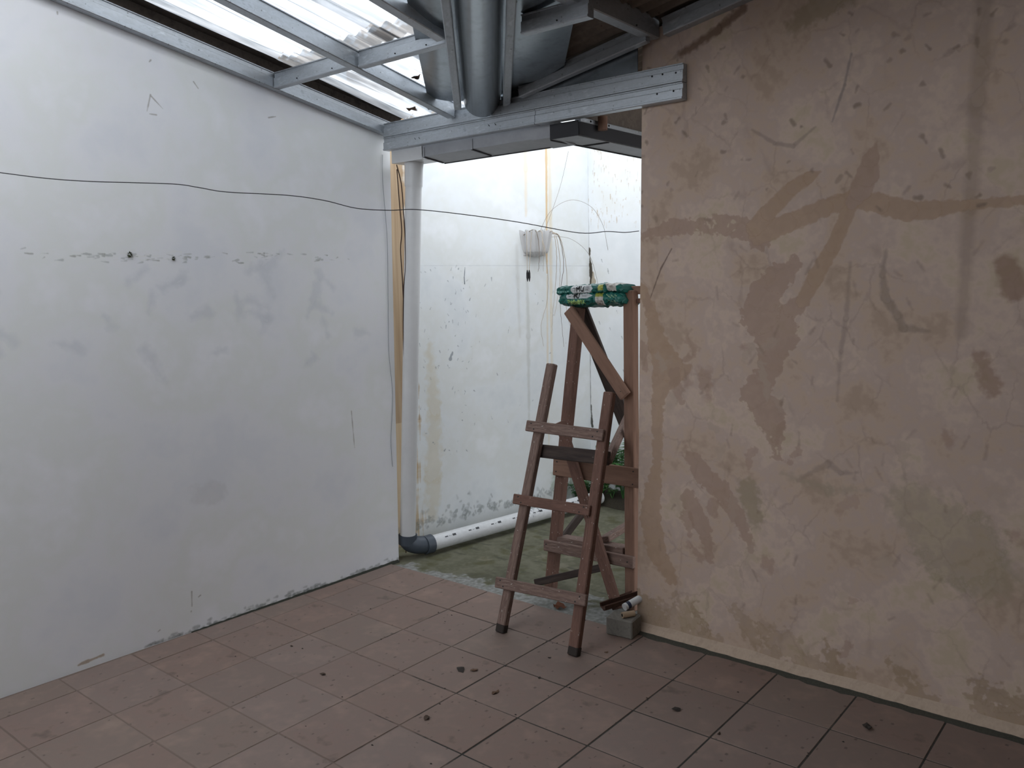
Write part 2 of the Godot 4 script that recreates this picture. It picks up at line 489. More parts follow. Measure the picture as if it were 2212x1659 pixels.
	for i in 26:
		var p := Vector2(r.randf_range(-1.62, -1.42), r.randf_range(1.70, 1.80)) if i < 16 else Vector2(r.randf_range(-1.27, -1.20), r.randf_range(0.85, 1.0))
		stroke(img, org, ppm, [p, p + Vector2(r.randf_range(-0.01, 0.01), r.randf_range(-0.012, 0.012))], [0.004, 0.003], c8(196, 178, 158), 0.8, 0.004, nz, 0.003)
	settle(img)
	return image_mat(img)

# white wall: u runs along z from -3.25 to -0.85, v from y 2.95 down to 0
func white_paint() -> StandardMaterial3D:
	var ppm := 400.0
	var org := Vector2(-3.25, 2.95)
	var img := wall_base(960, 1180, [c8(228, 230, 235), c8(234, 235, 238), c8(231, 233, 232), c8(237, 238, 241)], 71, 0.004, 0.12)
	var nz := noise(72, 0.16)
	var r := RandomNumberGenerator.new()
	r.seed = 73
	# flaking line at the top of the lower lift
	for i in 150:
		var z := r.randf_range(-2.95, -1.1)
		if r.randf() < 0.45:
			z = r.randf_range(-2.05, -1.55)
		var y := 1.704 + r.randfn(0.0, 0.012) + (0.004 if z > -1.5 else 0.0)
		var l := r.randf_range(0.008, 0.04)
		var col := c8(232, 233, 232) if r.randf() < 0.4 else (c8(176, 180, 178) if r.randf() < 0.7 else c8(150, 152, 146))
		stroke(img, org, ppm, [Vector2(z, y), Vector2(z + l, y + r.randf_range(-0.006, 0.006))], [r.randf_range(0.001, 0.004), 0.001], col, 0.65, 0.004, nz, 0.004)
	for i in 26:
		var z := r.randf_range(-3.1, -1.0)
		var y := r.randf_range(1.2, 1.66)
		stroke(img, org, ppm, [Vector2(z, y), Vector2(z + r.randf_range(-0.12, 0.12), y + r.randf_range(-0.16, 0.1))], [r.randf_range(0.01, 0.03), 0.004], c8(206, 210, 216), 0.4, 0.02, nz, 0.03)
	# scuffs and scratches
	for s in [[-1.881, 2.376, -1.93, 2.33], [-1.88, 2.38, -1.86, 2.31], [-2.08, 2.465, -2.10, 2.44], [-1.53, 2.639, -1.53, 2.63], [-1.90, 2.30, -1.87, 2.30], [-1.892, 2.523, -1.885, 2.515], [-2.45, 2.36, -2.49, 2.37], [-1.909, 0.19, -1.905, 0.12], [-1.90, 0.10, -1.899, 0.095], [-2.86, 0.9, -2.87, 0.7], [-1.75, 0.06, -1.74, 0.055], [-1.95, 0.16, -1.94, 0.155]]:
		stroke(img, org, ppm, [Vector2(s[0], s[1]), Vector2(s[2], s[3])], [0.0025, 0.0015], c8(150, 146, 140), 0.7, 0.002, nz, 0.003)
	stroke(img, org, ppm, v2s([-1.50, 0.035, -1.44, 0.03, -1.40, 0.026]), [0.004, 0.006, 0.003], c8(170, 152, 134), 0.8, 0.005, nz, 0.004)
	stroke(img, org, ppm, v2s([-2.06, 0.62, -1.98, 0.63]), [0.05, 0.04], c8(212, 212, 214), 0.4, 0.03, nz, 0.03)
	# mildew specks along the foot of the far half
	for i in 160:
		var z := r.randf_range(-3.15, -1.7)
		var y := absf(r.randfn(0.0, 0.012))
		stroke(img, org, ppm, [Vector2(z, y), Vector2(z + r.randf_range(0.0, 0.03), y)], [0.005, 0.003], c8(110, 114, 112), 0.4, 0.006, nz, 0.010)
	settle(img)
	return image_mat(img)

# yard wall: u along z from -3.1 to -5.15
func yard_paint() -> StandardMaterial3D:
	var ppm := 430.0
	var org := Vector2(-5.15, 2.95)
	var img := wall_base(882, 1268, [c8(214, 219, 222), c8(222, 226, 228), c8(218, 221, 220), c8(226, 229, 231)], 81, 0.004, 0.14)
	var nz := noise(82, 0.12)
	var streak := noise(86, 0.5, FastNoiseLite.TYPE_SIMPLEX_SMOOTH, 2)
	var rust := c8(204, 174, 132)
	var pale := c8(214, 198, 170)
	# heavy tan stain behind the downpipe, between it and the near wall
	for y in img.get_height():
		for x in img.get_width():
			var z := org.x + x / ppm
			var hgt := org.y - y / ppm
			if z > -3.62:
				var s := streak.get_noise_2d(z * 90.0, hgt * 2.2) * 0.5 + 0.5
				var e := -3.50 + nz.get_noise_2d(4.0, hgt * 60.0) * 0.05 + streak.get_noise_2d(z * 60.0, hgt * 3.0) * 0.05
				var k := clampf((z - e) / 0.04, 0.0, 1.0)
				var colr := c8(178, 154, 122).lerp(c8(136, 106, 74), s)
				if hgt < 0.75:
					colr = c8(196, 176, 146).lerp(c8(178, 150, 112), s)
				img.set_pixel(x, y, img.get_pixel(x, y).lerp(colr, k * 0.85))
	stroke(img, org, ppm, v2s([-3.60, 1.2, -3.62, 0.8, -3.60, 0.4, -3.58, 0.15]), [0.015, 0.05, 0.06, 0.04], c8(204, 194, 170), 0.45, 0.04, nz, 0.04)
	stroke(img, org, ppm, v2s([-4.643, 2.9, -4.64, 2.3, -4.63, 1.7, -4.63, 1.62]), [0.011, 0.010, 0.007, 0.004], rust, 0.85, 0.003, nz, 0.006)
	settle(img)
	stroke(img, org, ppm, v2s([-4.67, 2.9, -4.67, 2.0, -4.66, 0.9]), [0.022, 0.016, 0.008], pale, 0.55, 0.006, nz, 0.02)
	stroke(img, org, ppm, v2s([-4.60, 2.9, -4.60, 2.3]), [0.012, 0.004], pale, 0.5, 0.006, nz, 0.015)
	stroke(img, org, ppm, v2s([-4.45, 2.9, -4.445, 2.3, -4.44, 2.0]), [0.024, 0.018, 0.006], c8(222, 206, 182), 0.6, 0.006, nz, 0.02)
	stroke(img, org, ppm, v2s([-4.63, 1.6, -4.62, 0.9, -4.62, 0.4]), [0.006, 0.01, 0.004], pale, 0.5, 0.004, nz, 0.01)
	stroke(img, org, ppm, v2s([-4.44, 1.6, -4.44, 1.2, -4.43, 0.6]), [0.008, 0.016, 0.006], c8(190, 192, 188), 0.55, 0.008, nz, 0.015)
	stroke(img, org, ppm, v2s([-4.35, 1.80, -4.352, 1.60, -4.36, 1.2]), [0.01, 0.014, 0.006], c8(196, 196, 192), 0.45, 0.008, nz, 0.02)
	settle(img)
	var r := RandomNumberGenerator.new()
	r.seed = 83
	# lifting paint and specks
	for i in 120:
		var z := r.randf_range(-3.95, -3.5)
		var y := r.randf_range(1.05, 1.68) if i % 3 > 0 else r.randf_range(0.5, 1.1)
		if i > 90:
			z = r.randf_range(-4.9, -3.9)
			y = r.randf_range(0.6, 1.6)
		stroke(img, org, ppm, [Vector2(z, y), Vector2(z + r.randf_range(-0.012, 0.012), y + r.randf_range(-0.02, 0.02))], [r.randf_range(0.001, 0.004), 0.001], c8(140, 146, 150), r.randf_range(0.3, 0.8), 0.003, nz, 0.003)
	stroke(img, org, ppm, v2s([-3.90, 1.66, -3.892, 1.60, -3.893, 1.56]), [0.003, 0.002, 0.005], c8(66, 76, 82), 0.9, 0.003, nz, 0.003)
	stroke(img, org, ppm, v2s([-3.78, 1.14, -3.76, 1.10]), [0.006, 0.01], c8(130, 136, 142), 0.7, 0.01, nz, 0.004)
	stroke(img, org, ppm, v2s([-5.1, 1.668, -4.2, 1.672, -3.5, 1.672]), [0.002, 0.002, 0.001], c8(190, 194, 198), 0.6, 0.002, nz, 0.004)
	# mildew along the ground
	for i in 260:
		var z := r.randf_range(-4.9, -3.3)
		var y := 0.07 + absf(r.randfn(0.0, 0.05)) * (1.0 if z > -4.1 else 0.5)
		stroke(img, org, ppm, [Vector2(z, y), Vector2(z + r.randf_range(-0.015, 0.015), y + r.randf_range(-0.015, 0.02))], [r.randf_range(0.004, 0.014), 0.004], c8(112, 118, 118), r.randf_range(0.15, 0.45), 0.010, nz, 0.010)
	for i in 40:
		var z := r.randf_range(-5.1, -4.65)
		var y := r.randf_range(0.0, 0.25)
		stroke(img, org, ppm, [Vector2(z, y), Vector2(z + 0.02, y + 0.05)], [0.03, 0.01], c8(120, 140, 118), 0.4, 0.03, nz, 0.03)
	settle(img)
	return image_mat(img)

# end wall of the yard: u along x from -3.5 to -2.3
func yard_end_paint() -> StandardMaterial3D:
	var ppm := 400.0
	var org := Vector2(-3.55, 2.95)
	var img := wall_base(520, 1180, [c8(216, 220, 222), c8(224, 227, 229), c8(219, 221, 219)], 91, 0.005, 0.14)
	var nz := noise(92, 0.12)
	stroke(img, org, ppm, v2s([-3.435, 2.9, -3.43, 1.80]), [0.002, 0.003], c8(150, 150, 150), 0.6, 0.003, nz, 0.004)
	stroke(img, org, ppm, v2s([-3.43, 1.82, -3.42, 1.70, -3.415, 1.62, -3.42, 1.45]), [0.003, 0.010, 0.012, 0.004], c8(58, 52, 42), 0.95, 0.012, nz, 0.006)
	stroke(img, org, ppm, v2s([-3.40, 1.62, -3.395, 1.56, -3.41, 1.52]), [0.008, 0.020, 0.010], c8(150, 136, 112), 0.7, 0.012, nz, 0.006)
	stroke(img, org, ppm, v2s([-3.43, 1.45, -3.43, 0.9, -3.43, 0.62]), [0.002, 0.003, 0.003], c8(90, 92, 90), 0.8, 0.003, nz, 0.003)
	stroke(img, org, ppm, v2s([-3.425, 0.66, -3.42, 0.52, -3.415, 0.5]), [0.004, 0.010, 0.010], c8(62, 62, 56), 0.9, 0.008, nz, 0.005)
	settle(img)
	var r := RandomNumberGenerator.new()
	r.seed = 93
	for i in 170:
		var p := Vector2(r.randfn(-3.34, 0.05) if i < 90 else r.randf_range(-3.3, -3.0), r.randf_range(1.95, 2.6))
		stroke(img, org, ppm, [p, p + Vector2(r.randf_range(-0.004, 0.004), r.randf_range(-0.05, 0.01))], [r.randf_range(0.001, 0.004), 0.001], c8(178, 158, 134), r.randf_range(0.2, 0.7), 0.004, nz, 0.004)
	for i in 14:
		var p := Vector2(r.randf_range(-3.35, -2.7), r.randf_range(0.8, 1.9))
		stroke(img, org, ppm, [p, p + Vector2(0.008, -0.02)], [0.002, 0.001], c8(120, 124, 126), 0.6, 0.004, nz, 0.004)
	settle(img)
	return image_mat(img)

# concrete of the yard: u along x from -3.75, v along z from -3.06 (near) to -5.1
func yard_ground_paint() -> StandardMaterial3D:
	var ppm := 400.0
	var org := Vector2(-3.75, -3.05)      # v grows towards -z
	var img := wall_base(1100, 840, [c8(78, 78, 62), c8(94, 93, 76), c8(104, 102, 86), c8(88, 88, 70), c8(112, 108, 92)], 95, 0.005, 0.22)
	var nz := noise(96, 0.14)
	var big := noise(97, 0.02, FastNoiseLite.TYPE_SIMPLEX_SMOOTH, 5)
	for y in img.get_height():
		for x in img.get_width():
			var px := org.x + x / ppm
			var pz := org.y - y / ppm
			# ragged pale cement band against the tiles, wider to the right
			var band := -3.085 - 0.07 - 0.10 * clampf((px + 3.3) / 0.7, 0.0, 1.0) - 0.14 * clampf((px + 2.5) / 0.4, 0.0, 1.0)
			var e := pz - band + nz.get_noise_2d(px * 60.0, pz * 60.0) * 0.05 + big.get_noise_2d(x, y) * 0.10
			var k := clampf(e / 0.03, 0.0, 1.0)
			if k > 0.0:
				var g := clampf(nz.get_noise_2d(px * 200.0, pz * 200.0) * 0.8 + 0.5, 0.0, 1.0)
				img.set_pixel(x, y, img.get_pixel(x, y).lerp(c8(112, 113, 110).lerp(c8(158, 160, 160), g), k * 0.85))
			# moss film
			var mo := clampf(big.get_noise_2d(x * 0.6 + 300.0, y * 0.6) * 3.0 - 0.5, 0.0, 1.0)
			if mo > 0.0:
				img.set_pixel(x, y, img.get_pixel(x, y).lerp(c8(66, 66, 34), mo * 0.5))
	var r := RandomNumberGenerator.new()
	r.seed = 98
	for i in 60:
		var p := Vector2(r.randf_range(-3.3, -2.0), r.randf_range(0.3, 1.2))
		stroke(img, Vector2(org.x, 0.0), ppm, [Vector2(p.x, -p.y), Vector2(p.x + r.randf_range(-0.08, 0.08), -p.y + r.randf_range(-0.02, 0.02))], [0.008, 0.003], c8(58, 62, 50), 0.5, 0.012, nz, 0.01)
	settle(img)
	return image_mat(img)

# ------------------------------------------------------------------ setting
const GX := -2.124      # a joint of the floor, and the pitch of the tiles
const PX := 0.303
const GZ := -2.494
const PZ := 0.2945

func lwx(z: float) -> float:
	return -3.459 - 0.0295 * (z + 3.106)

func yA(z: float) -> float:
	return 2.35 + 0.195 * (z + 3.173)

func yB(x: float) -> float:
	return 2.505 + 0.18 * (x + 1.83)

func joint_paint() -> StandardMaterial3D:
	var img := Image.create(1130, 1006, false, Image.FORMAT_RGB8)
	var a := noise(55, 0.02)
	var b := noise(56, 0.09)
	for y in 1006:
		for x in 1130:
			var px := -3.75 + x / 200.0
			var pz := -3.078 + y / 200.0
			var f := a.get_noise_2d(x, y) * 0.9 + b.get_noise_2d(x, y) * 0.5
			# dust lies on the left, where people walk less
			var d := clampf((-(px + 2.35) * 0.9 + (pz + 2.45) * 1.0 + f * 0.7) / 0.35, 0.0, 1.0)
			var c := c8(42, 43, 40).lerp(c8(66, 62, 56), clampf(f + 0.5, 0.0, 1.0))
			img.set_pixel(x, y, c.lerp(c8(112, 97, 88), d))
	return image_mat(img)

func build_floor() -> void:
	var fl := Node3D.new()
	fl.name = "floor"
	add_child(fl)
	structure(fl)
	# bed of mortar under the tiles
	var st := begin()
	var bed := PackedVector2Array([Vector2(-3.75, -3.078), Vector2(1.9, -3.078), Vector2(1.9, 1.95), Vector2(-3.75, 1.95)])
	prism_into(st, bed, -0.06, -0.0045)
	# joints: dark and mossy towards the yard and the peach wall, packed with dust elsewhere
	var y := -0.0018
	quad(st, Vector3(-3.75, y, -3.078), Vector3(1.9, y, -3.078), Vector3(1.9, y, 1.95), Vector3(-3.75, y, 1.95), Vector3.UP, [Vector2(0, 0), Vector2(1, 0), Vector2(1, 1), Vector2(0, 1)])
	put("mortar_bed", st.commit(), joint_paint(), fl)
	var r := RandomNumberGenerator.new()
	r.seed = 5
	var shapes := {}
	for i in range(-5, 8):
		for j in range(-2, 11):
			var x0 := GX + i * PX
			var x1 := x0 + PX
			var z0 := GZ + j * PZ
			var z1 := z0 + PZ
			if i == -5:
				x0 = lwx((z0 + z1) / 2.0) + 0.012
			if x1 - x0 < 0.03:
				continue
			var g := 0.0028
			var w := x1 - x0 - 2.0 * g
			var d := z1 - z0 - 2.0 * g
			var key := "%.3f" % w
			if not shapes.has(key):
				shapes[key] = block_mesh(w, 0.012, d, 0.0012)
			var tr := Transform3D(Basis(), Vector3((x0 + x1) / 2.0, -0.012 + r.randf_range(-0.0008, 0.0008), (z0 + z1) / 2.0))
			tr.basis = Basis.from_euler(Vector3(r.randf_range(-0.002, 0.002), 0, r.randf_range(-0.002, 0.002)))
			put("floor_tile", shapes[key], M.tile[r.randi() % M.tile.size()], fl, tr)

# a wall slab between profile points: face polygon given as (s, y) along p0->p1, back by thick
func slab(called: String, pts: Array, uv: Callable, thick: Vector3, front: Vector3, mat: Material) -> MeshInstance3D:
	var st := begin()
	var flat := PackedVector2Array()
	var ax := (thick.normalized()).cross(Vector3.UP).normalized()
	for p in pts:
		flat.append(Vector2((p as Vector3).dot(ax), p.y))
	var idx := Geometry2D.triangulate_polygon(flat)
	for k in range(0, idx.size(), 3):
		var a: Vector3 = pts[idx[k]]
		var b: Vector3 = pts[idx[k + 1]]
		var c: Vector3 = pts[idx[k + 2]]
		tri(st, a, b, c, front, uv.call(a), uv.call(b), uv.call(c))
		tri(st, a + thick, b + thick, c + thick, -front, uv.call(a), uv.call(b), uv.call(c))
	var mid := Vector3.ZERO
	for p in pts:
		mid += p / pts.size()
	for i in pts.size():
		var a: Vector3 = pts[i]
		var b: Vector3 = pts[(i + 1) % pts.size()]
		var n := (b - a).cross(thick).normalized()
		if n.dot((a + b) / 2.0 - mid) < 0.0:
			n = -n
		quad(st, a, b, b + thick, a + thick, n, [uv.call(a), uv.call(b), uv.call(b), uv.call(a)])
	var o := put(called, st.commit(), mat)
	structure(o)
	return o

func build_walls() -> void:
	# white wall on the left, ending at the yard
	var zt := -3.20
	var zb := -3.145
	var pts := [Vector3(lwx(1.95), -0.06, 1.95), Vector3(lwx(zb), -0.06, zb), Vector3(lwx(zt), yA(zt) + 0.05, zt), Vector3(lwx(1.95), yA(1.95) + 0.05, 1.95)]
	slab("wall_left", pts, func(p: Vector3): return Vector2((p.z + 3.25) / 2.4, (2.95 - p.y) / 2.95), Vector3(-0.12, 0, 0), Vector3(1, 0, 0.03).normalized(), white_paint())
	# peach rendered wall on the right
	var zo := -3.15
	pts = [Vector3(-1.896, -0.06, zo), Vector3(1.9, -0.06, zo), Vector3(1.9, yB(1.9) + 0.06, zo), Vector3(-1.856, yB(-1.85) + 0.06, zo)]
	slab("wall_right", pts, func(p: Vector3): return Vector2((p.x / 1.0129 + 1.95) / 1.68, (1.2 - (p.y - 1.55) / 1.0129) / 2.75), Vector3(0, 0, -0.13), Vector3(0, 0, 1), orange_paint())
	# the house behind the camera; high opening added in the rear wall for light
	pts = [Vector3(-3.75, -0.06, 1.95), Vector3(1.9, -0.06, 1.95), Vector3(1.9, 3.6, 1.95), Vector3(0.5, 3.6, 1.95), Vector3(0.5, 2.0, 1.95), Vector3(-3.75, 2.0, 1.95)]
	slab("wall_rear", pts, func(p: Vector3): return Vector2(p.x, p.y), Vector3(0, 0, 0.12), Vector3(0, 0, -1), M.plaster_plain)
	pts = [Vector3(1.9, -0.06, -3.15), Vector3(1.9, -0.06, 1.95), Vector3(1.9, 3.6, 1.95), Vector3(1.9, 3.6, -3.15)]
	slab("wall_side", pts, func(p: Vector3): return Vector2(p.z, p.y), Vector3(0.12, 0, 0), Vector3(-1, 0, 0), M.plaster_plain)
	# cement cove and the dark open joint at the foot of the peach wall
	var st := begin()
	var n := 40
	var r := RandomNumberGenerator.new()
	r.seed = 8
	var prof := []
	for i in n + 1:
		var x := -1.89 + 3.7 * i / n
		prof.append([x, 0.030 + r.randf_range(-0.005, 0.005), 0.046 + r.randf_range(-0.003, 0.003), 0.012 + r.randf_range(-0.002, 0.002)])
	for i in n:
		var a = prof[i]
		var b = prof[i + 1]
		var la := [Vector3(a[0], a[1], zo), Vector3(a[0], a[3] + 0.008, zo + a[2] * 0.55), Vector3(a[0], -0.004, zo + a[2])]
		var lb := [Vector3(b[0], b[1], zo), Vector3(b[0], b[3] + 0.008, zo + b[2] * 0.55), Vector3(b[0], -0.004, zo + b[2])]
		for k in 2:
			quad(st, la[k], lb[k], lb[k + 1], la[k + 1], Vector3(0, 0.5, 0.85).normalized() if k == 0 else Vector3(0, 0.7, 0.7).normalized())
	structure(put("trim_1", st.commit(), M.cove))
	st = begin()
	r.seed = 81
	var rows := []
	for i in 91:
		var x := -1.87 + 3.7 * i / 90
		rows.append([Vector3(x, -0.002 + r.randf_range(-0.001, 0.002), zo + 0.028), Vector3(x, 0.007 + r.randf_range(-0.002, 0.003), zo + 0.054 + r.randf_range(-0.004, 0.004)), Vector3(x, -0.001, zo + 0.082 + r.randf_range(-0.010, 0.006))])
	for i in 90:
		for k in 2:
			quad(st, rows[i][k], rows[i + 1][k], rows[i + 1][k + 1], rows[i][k + 1], Vector3(0, 1, -0.2 if k == 0 else 0.25).normalized())
	structure(put("trim_2", st.commit(), M.moss_grey))
	# dirt packed in the joint along the white wall, far half only
	st = begin()
	rows = []
	for i in 61:
		var z := -3.14 + 1.25 * i / 60
		var wob := 0.62 * (1.0 - 0.8 * float(i) / 60.0)
		rows.append([Vector3(lwx(z), 0.010 * wob + r.randf_range(0.0, 0.004), z), Vector3(lwx(z) + 0.012 * wob + r.randf_range(0.0, 0.004), 0.004 * wob, z), Vector3(lwx(z) + 0.018 * wob + r.randf_range(0.002, 0.006), -0.004, z)])
	for i in 60:
		for k in 2:
			quad(st, rows[i][k], rows[i + 1][k], rows[i + 1][k + 1], rows[i][k + 1], Vector3(0.6, 0.8, 0).normalized())
	structure(put("trim_3", st.commit(), M.moss_dark))

func bgx(z: float) -> float:
	return -3.622 - 0.124 * (z + 3.51)

func build_yard() -> void:
	# ground
	var st := begin()
	var zs := [-3.076, -5.2]
	var uv := func(p: Vector3): return Vector2((p.x + 3.75) / 2.75, (-3.05 - p.z) / 2.1)
	var nx := 24
	var nz := 16
	var hn := noise(99, 2.0)
	var pt := func(i: int, j: int):
		var x := -3.8 + 3.6 * i / nx
		var z: float = lerpf(zs[0], zs[1], float(j) / nz)
		return Vector3(x, -0.006 + hn.get_noise_2d(x, z) * 0.004 * minf(1.0, j / 2.0), z)
	for i in nx:
		for j in nz:
			var a: Vector3 = pt.call(i, j)
			var b: Vector3 = pt.call(i + 1, j)
			var c: Vector3 = pt.call(i + 1, j + 1)
			var d: Vector3 = pt.call(i, j + 1)
			quad(st, a, b, c, d, Vector3.UP, [uv.call(a), uv.call(b), uv.call(c), uv.call(d)])
	var low := -0.08
	quad(st, Vector3(-3.8, low, zs[0]), Vector3(-0.2, low, zs[0]), Vector3(-0.2, low, zs[1]), Vector3(-3.8, low, zs[1]), Vector3.DOWN)
	structure(put("floor_yard", st.commit(), yard_ground_paint()))
	# long wall behind the downpipe
	var pts := [Vector3(bgx(-3.05), -0.06, -3.05), Vector3(bgx(-5.06), -0.06, -5.06), Vector3(bgx(-5.06), 2.72, -5.06), Vector3(bgx(-3.05), 2.72, -3.05)]
	slab("wall_yard", pts, func(p: Vector3): return Vector2((p.z + 5.15) / 2.05, (2.95 - p.y) / 2.95), Vector3(-0.12, 0, 0), Vector3(1, 0, 0.124).normalized(), yard_paint())
	pts = [Vector3(-3.56, -0.06, -5.06), Vector3(0.0, -0.06, -5.06), Vector3(0.0, 2.72, -5.06), Vector3(-3.56, 2.72, -5.06)]
	slab("wall_yard_end", pts, func(p: Vector3): return Vector2((p.x + 3.55) / 1.3, (2.95 - p.y) / 2.95), Vector3(0, 0, -0.12), Vector3(0, 0, 1), yard_end_paint())

# ------------------------------------------------------------------ roof frame
# web with a raised middle band, as rolled; hat-shaped face to +z
func stiff_profile(h: float, d: float, flip := false) -> PackedVector2Array:
	# +x is the lower edge (or the upper one when flipped): lip, flat face, then a narrow band set back under the top lip
	var a := h / 2.0
	var s := 0.010
	var pts := [Vector2(-a, 0), Vector2(a, 0), Vector2(a, d - 0.003), Vector2(a - 0.003, d), Vector2(a - 0.008, d), Vector2(a - 0.010, d - 0.004), Vector2(-a + 0.026, d - 0.004), Vector2(-a + 0.023, d - s), Vector2(-a + 0.005, d - s), Vector2(-a + 0.004, d - 0.004), Vector2(-a, d - 0.004)]
	var out := PackedVector2Array()
	for p in pts:
		out.append(Vector2(-p.x, p.y) if flip else p)
	return out

func member(called: String, label: String, p0: Vector3, p1: Vector3, zhint: Vector3, prof: PackedVector2Array, group: String, mat: Material = null) -> MeshInstance3D:
	var o := put(called, prism(prof, p0.distance_to(p1)), mat if mat else M.steel, null, frame(p0, p1, zhint))
	tag(o, label, "roof beam" if called != "roof_rafter" else "rafter", group)
	return o

func screw(parent: Node, pos: Vector3, nrm: Vector3, r := 0.004) -> void:
	var st := begin()
	tube_into(st, [Vector3.ZERO, Vector3(0, 0.003, 0), Vector3(0, 0.005, 0)], [r, r, r * 0.5], 6)
	var up := nrm.normalized()
	var x := up.cross(Vector3(0.3, 0.9, 0.2)).normalized()
	var b := Basis(x, up, x.cross(up))
	var par := parent as Node3D
	var o := put("screw", st.commit(), M.screw, parent)
	o.transform = par.transform.affine_inverse() * Transform3D(b, pos)

const VA := Vector3(-2.70, 0.0, -3.10)      # foot of the valley on plan
const VD := Vector3(0.6543, 0.0, 0.7563)    # its direction on plan
const VP := Vector3(0.7563, 0.0, -0.6543)   # to the right of it

func vpt(s: float, off: float, dy: float) -> Vector3:
	var p := VA + VD * s + VP * off
	p.y = 2.364 + 0.1468 * s + dy
	return p

func build_roof_frame() -> void:
	var fr := "galvanised roof framing"
	# two stacked channels carry the eaves, screwed to the face of the peach wall
	var b0 := member("eaves_beam", "lower galvanised eaves channel spanning the opening, under its twin", Vector3(-3.41, 2.300, -3.149), Vector3(-1.652, 2.300, -3.149), Vector3(0, 0, 1), stiff_profile(0.066, 0.044), fr)
	var b1 := member("eaves_beam", "upper galvanised eaves channel stacked on its twin above the opening", Vector3(-3.408, 2.371, -3.149), Vector3(-1.652, 2.371, -3.149), Vector3(0, 0, 1), stiff_profile(0.072, 0.040), fr)
	for x in [-1.682, -1.742, -1.79]:
		screw(b1, Vector3(x, 2.373 + (0.004 if x < -1.7 else 0.0), -3.114), Vector3(0, 0, 1))
	for x in [-1.69, -1.765]:
		screw(b0, Vector3(x, 2.303, -3.110), Vector3(0, 0, 1))
	for x in [-3.17, -3.14, -2.67, -2.63]:
		var st := begin()
		tube_into(st, [Vector3(-0.004, 0.004, 0), Vector3(0.006, -0.005, 0.004)], 0.0016, 6)
		var o := put("nail", st.commit(), M.screw, b0)
		o.transform = b0.transform.affine_inverse() * Transform3D(Basis(), Vector3(x, 2.300, -3.110))
	# seam where the lower channel is lapped
	var lap := put("lap_joint", prism(stiff_profile(0.0672, 0.0448), 0.002), M.gutter_dark, b0)
	lap.transform = b0.transform.affine_inverse() * frame(Vector3(-2.395, 2.300, -3.1493), Vector3(-2.393, 2.300, -3.1493), Vector3(0, 0, 1))
	# rafters of the near roof, running down to the eaves
	var h := 0.075
	var raf := func(label: String, x0: float, z0: float, x1: float, z1: float, face: Vector3, d: float):
		var p0 := Vector3(x0, yA(z0) + h / 2.0, z0)
		var p1 := Vector3(x1, yA(z1) + h / 2.0, z1)
		return member("roof_rafter", label, p0, p1, face, stiff_profile(h, d, true), fr)
	raf.call("galvanised rafter fixed along the sloping top of the white wall", lwx(-3.19) + 0.004, -3.195, lwx(1.9) + 0.004, 1.9, Vector3(1, 0, 0), 0.038)
	raf.call("galvanised rafter under the middle of the translucent roof", -2.925, -3.105, -2.78, 1.9, Vector3(1, 0, 0), 0.045)
	raf.call("galvanised rafter ending at the left side of the valley trough", -2.36, -2.46, -2.22, 1.9, Vector3(1, 0, 0), 0.045)
	# noggings between the rafters
	var nog := func(label: String, x0: float, x1: float, z: float):
		return member("roof_purlin", label, Vector3(x0, yA(z) + 0.038, z - 0.02), Vector3(x1, yA(z) + 0.038, z - 0.02), Vector3(0, 0, 1), stiff_profile(0.070, 0.040), fr)
	var n0: Node3D = nog.call("short galvanised purlin between white wall and middle rafter", -3.435, -2.905, -2.475)
	var n1: Node3D = nog.call("galvanised purlin between middle rafter and valley trough", -2.855, -2.33, -2.495)
	var n2: Node3D = nog.call("cut end of galvanised purlin right of the valley trough", -2.02, -1.72, -2.565)
	nog.call("galvanised purlin above the camera between wall and rafter", -3.45, -2.86, -1.0)
	for q in [[n0, -3.25], [n0, -3.0], [n1, -2.62], [n1, -2.44], [n2, -1.85]]:
		screw(q[0], Vector3(q[1], (q[0] as Node3D).position.y - 0.022, (q[0] as Node3D).position.z + 0.041), Vector3(0, 0, 1), 0.003)
	# valley rafters either side of the trough
	for s in [[-0.132, "galvanised valley rafter on the left of the half-round trough"], [0.098, "galvanised valley rafter on the right of the half-round trough"]]:
		var q0 := vpt(0.03, s[0] + 0.017, 0.032)
		var q1 := vpt(6.2, s[0] + 0.017, 0.032)
		var prof := chamfered(0.066, 0.034, 0.004)
		member("valley_rafter", s[1], q0, q1, VP, prof, fr, M.steel_dull)
	# framing of the dark roof on the right
	var pb := member("roof_purlin", "stout galvanised purlin resting on top of the peach wall", Vector3(-1.80, yB(-1.775) + 0.052, -3.14), Vector3(-1.70, yB(-1.70) + 0.052, 1.9), Vector3(1, 0, 0), chamfered(0.08, 0.055, 0.004), fr, M.steel_dull)
	screw(pb, Vector3(-1.766, yB(-1.765) + 0.02, -2.95), Vector3(1, 0, 0))
	member("roof_rafter", "galvanised rafter of the dark roof just behind the eaves beam", Vector3(-2.46, yB(-2.46) + 0.03, -3.105), Vector3(-1.80, yB(-1.80) + 0.03, -3.105), Vector3(0, 0, 1), stiff_profile(0.065, 0.035), fr, M.steel_dull)
	member("roof_rafter", "galvanised rafter along the sloping top of the peach wall", Vector3(-1.74, yB(-1.74) + 0.04, -3.149), Vector3(1.85, yB(1.85) + 0.04, -3.149), Vector3(0, 0, 1), stiff_profile(0.07, 0.045), fr, M.steel_dull)

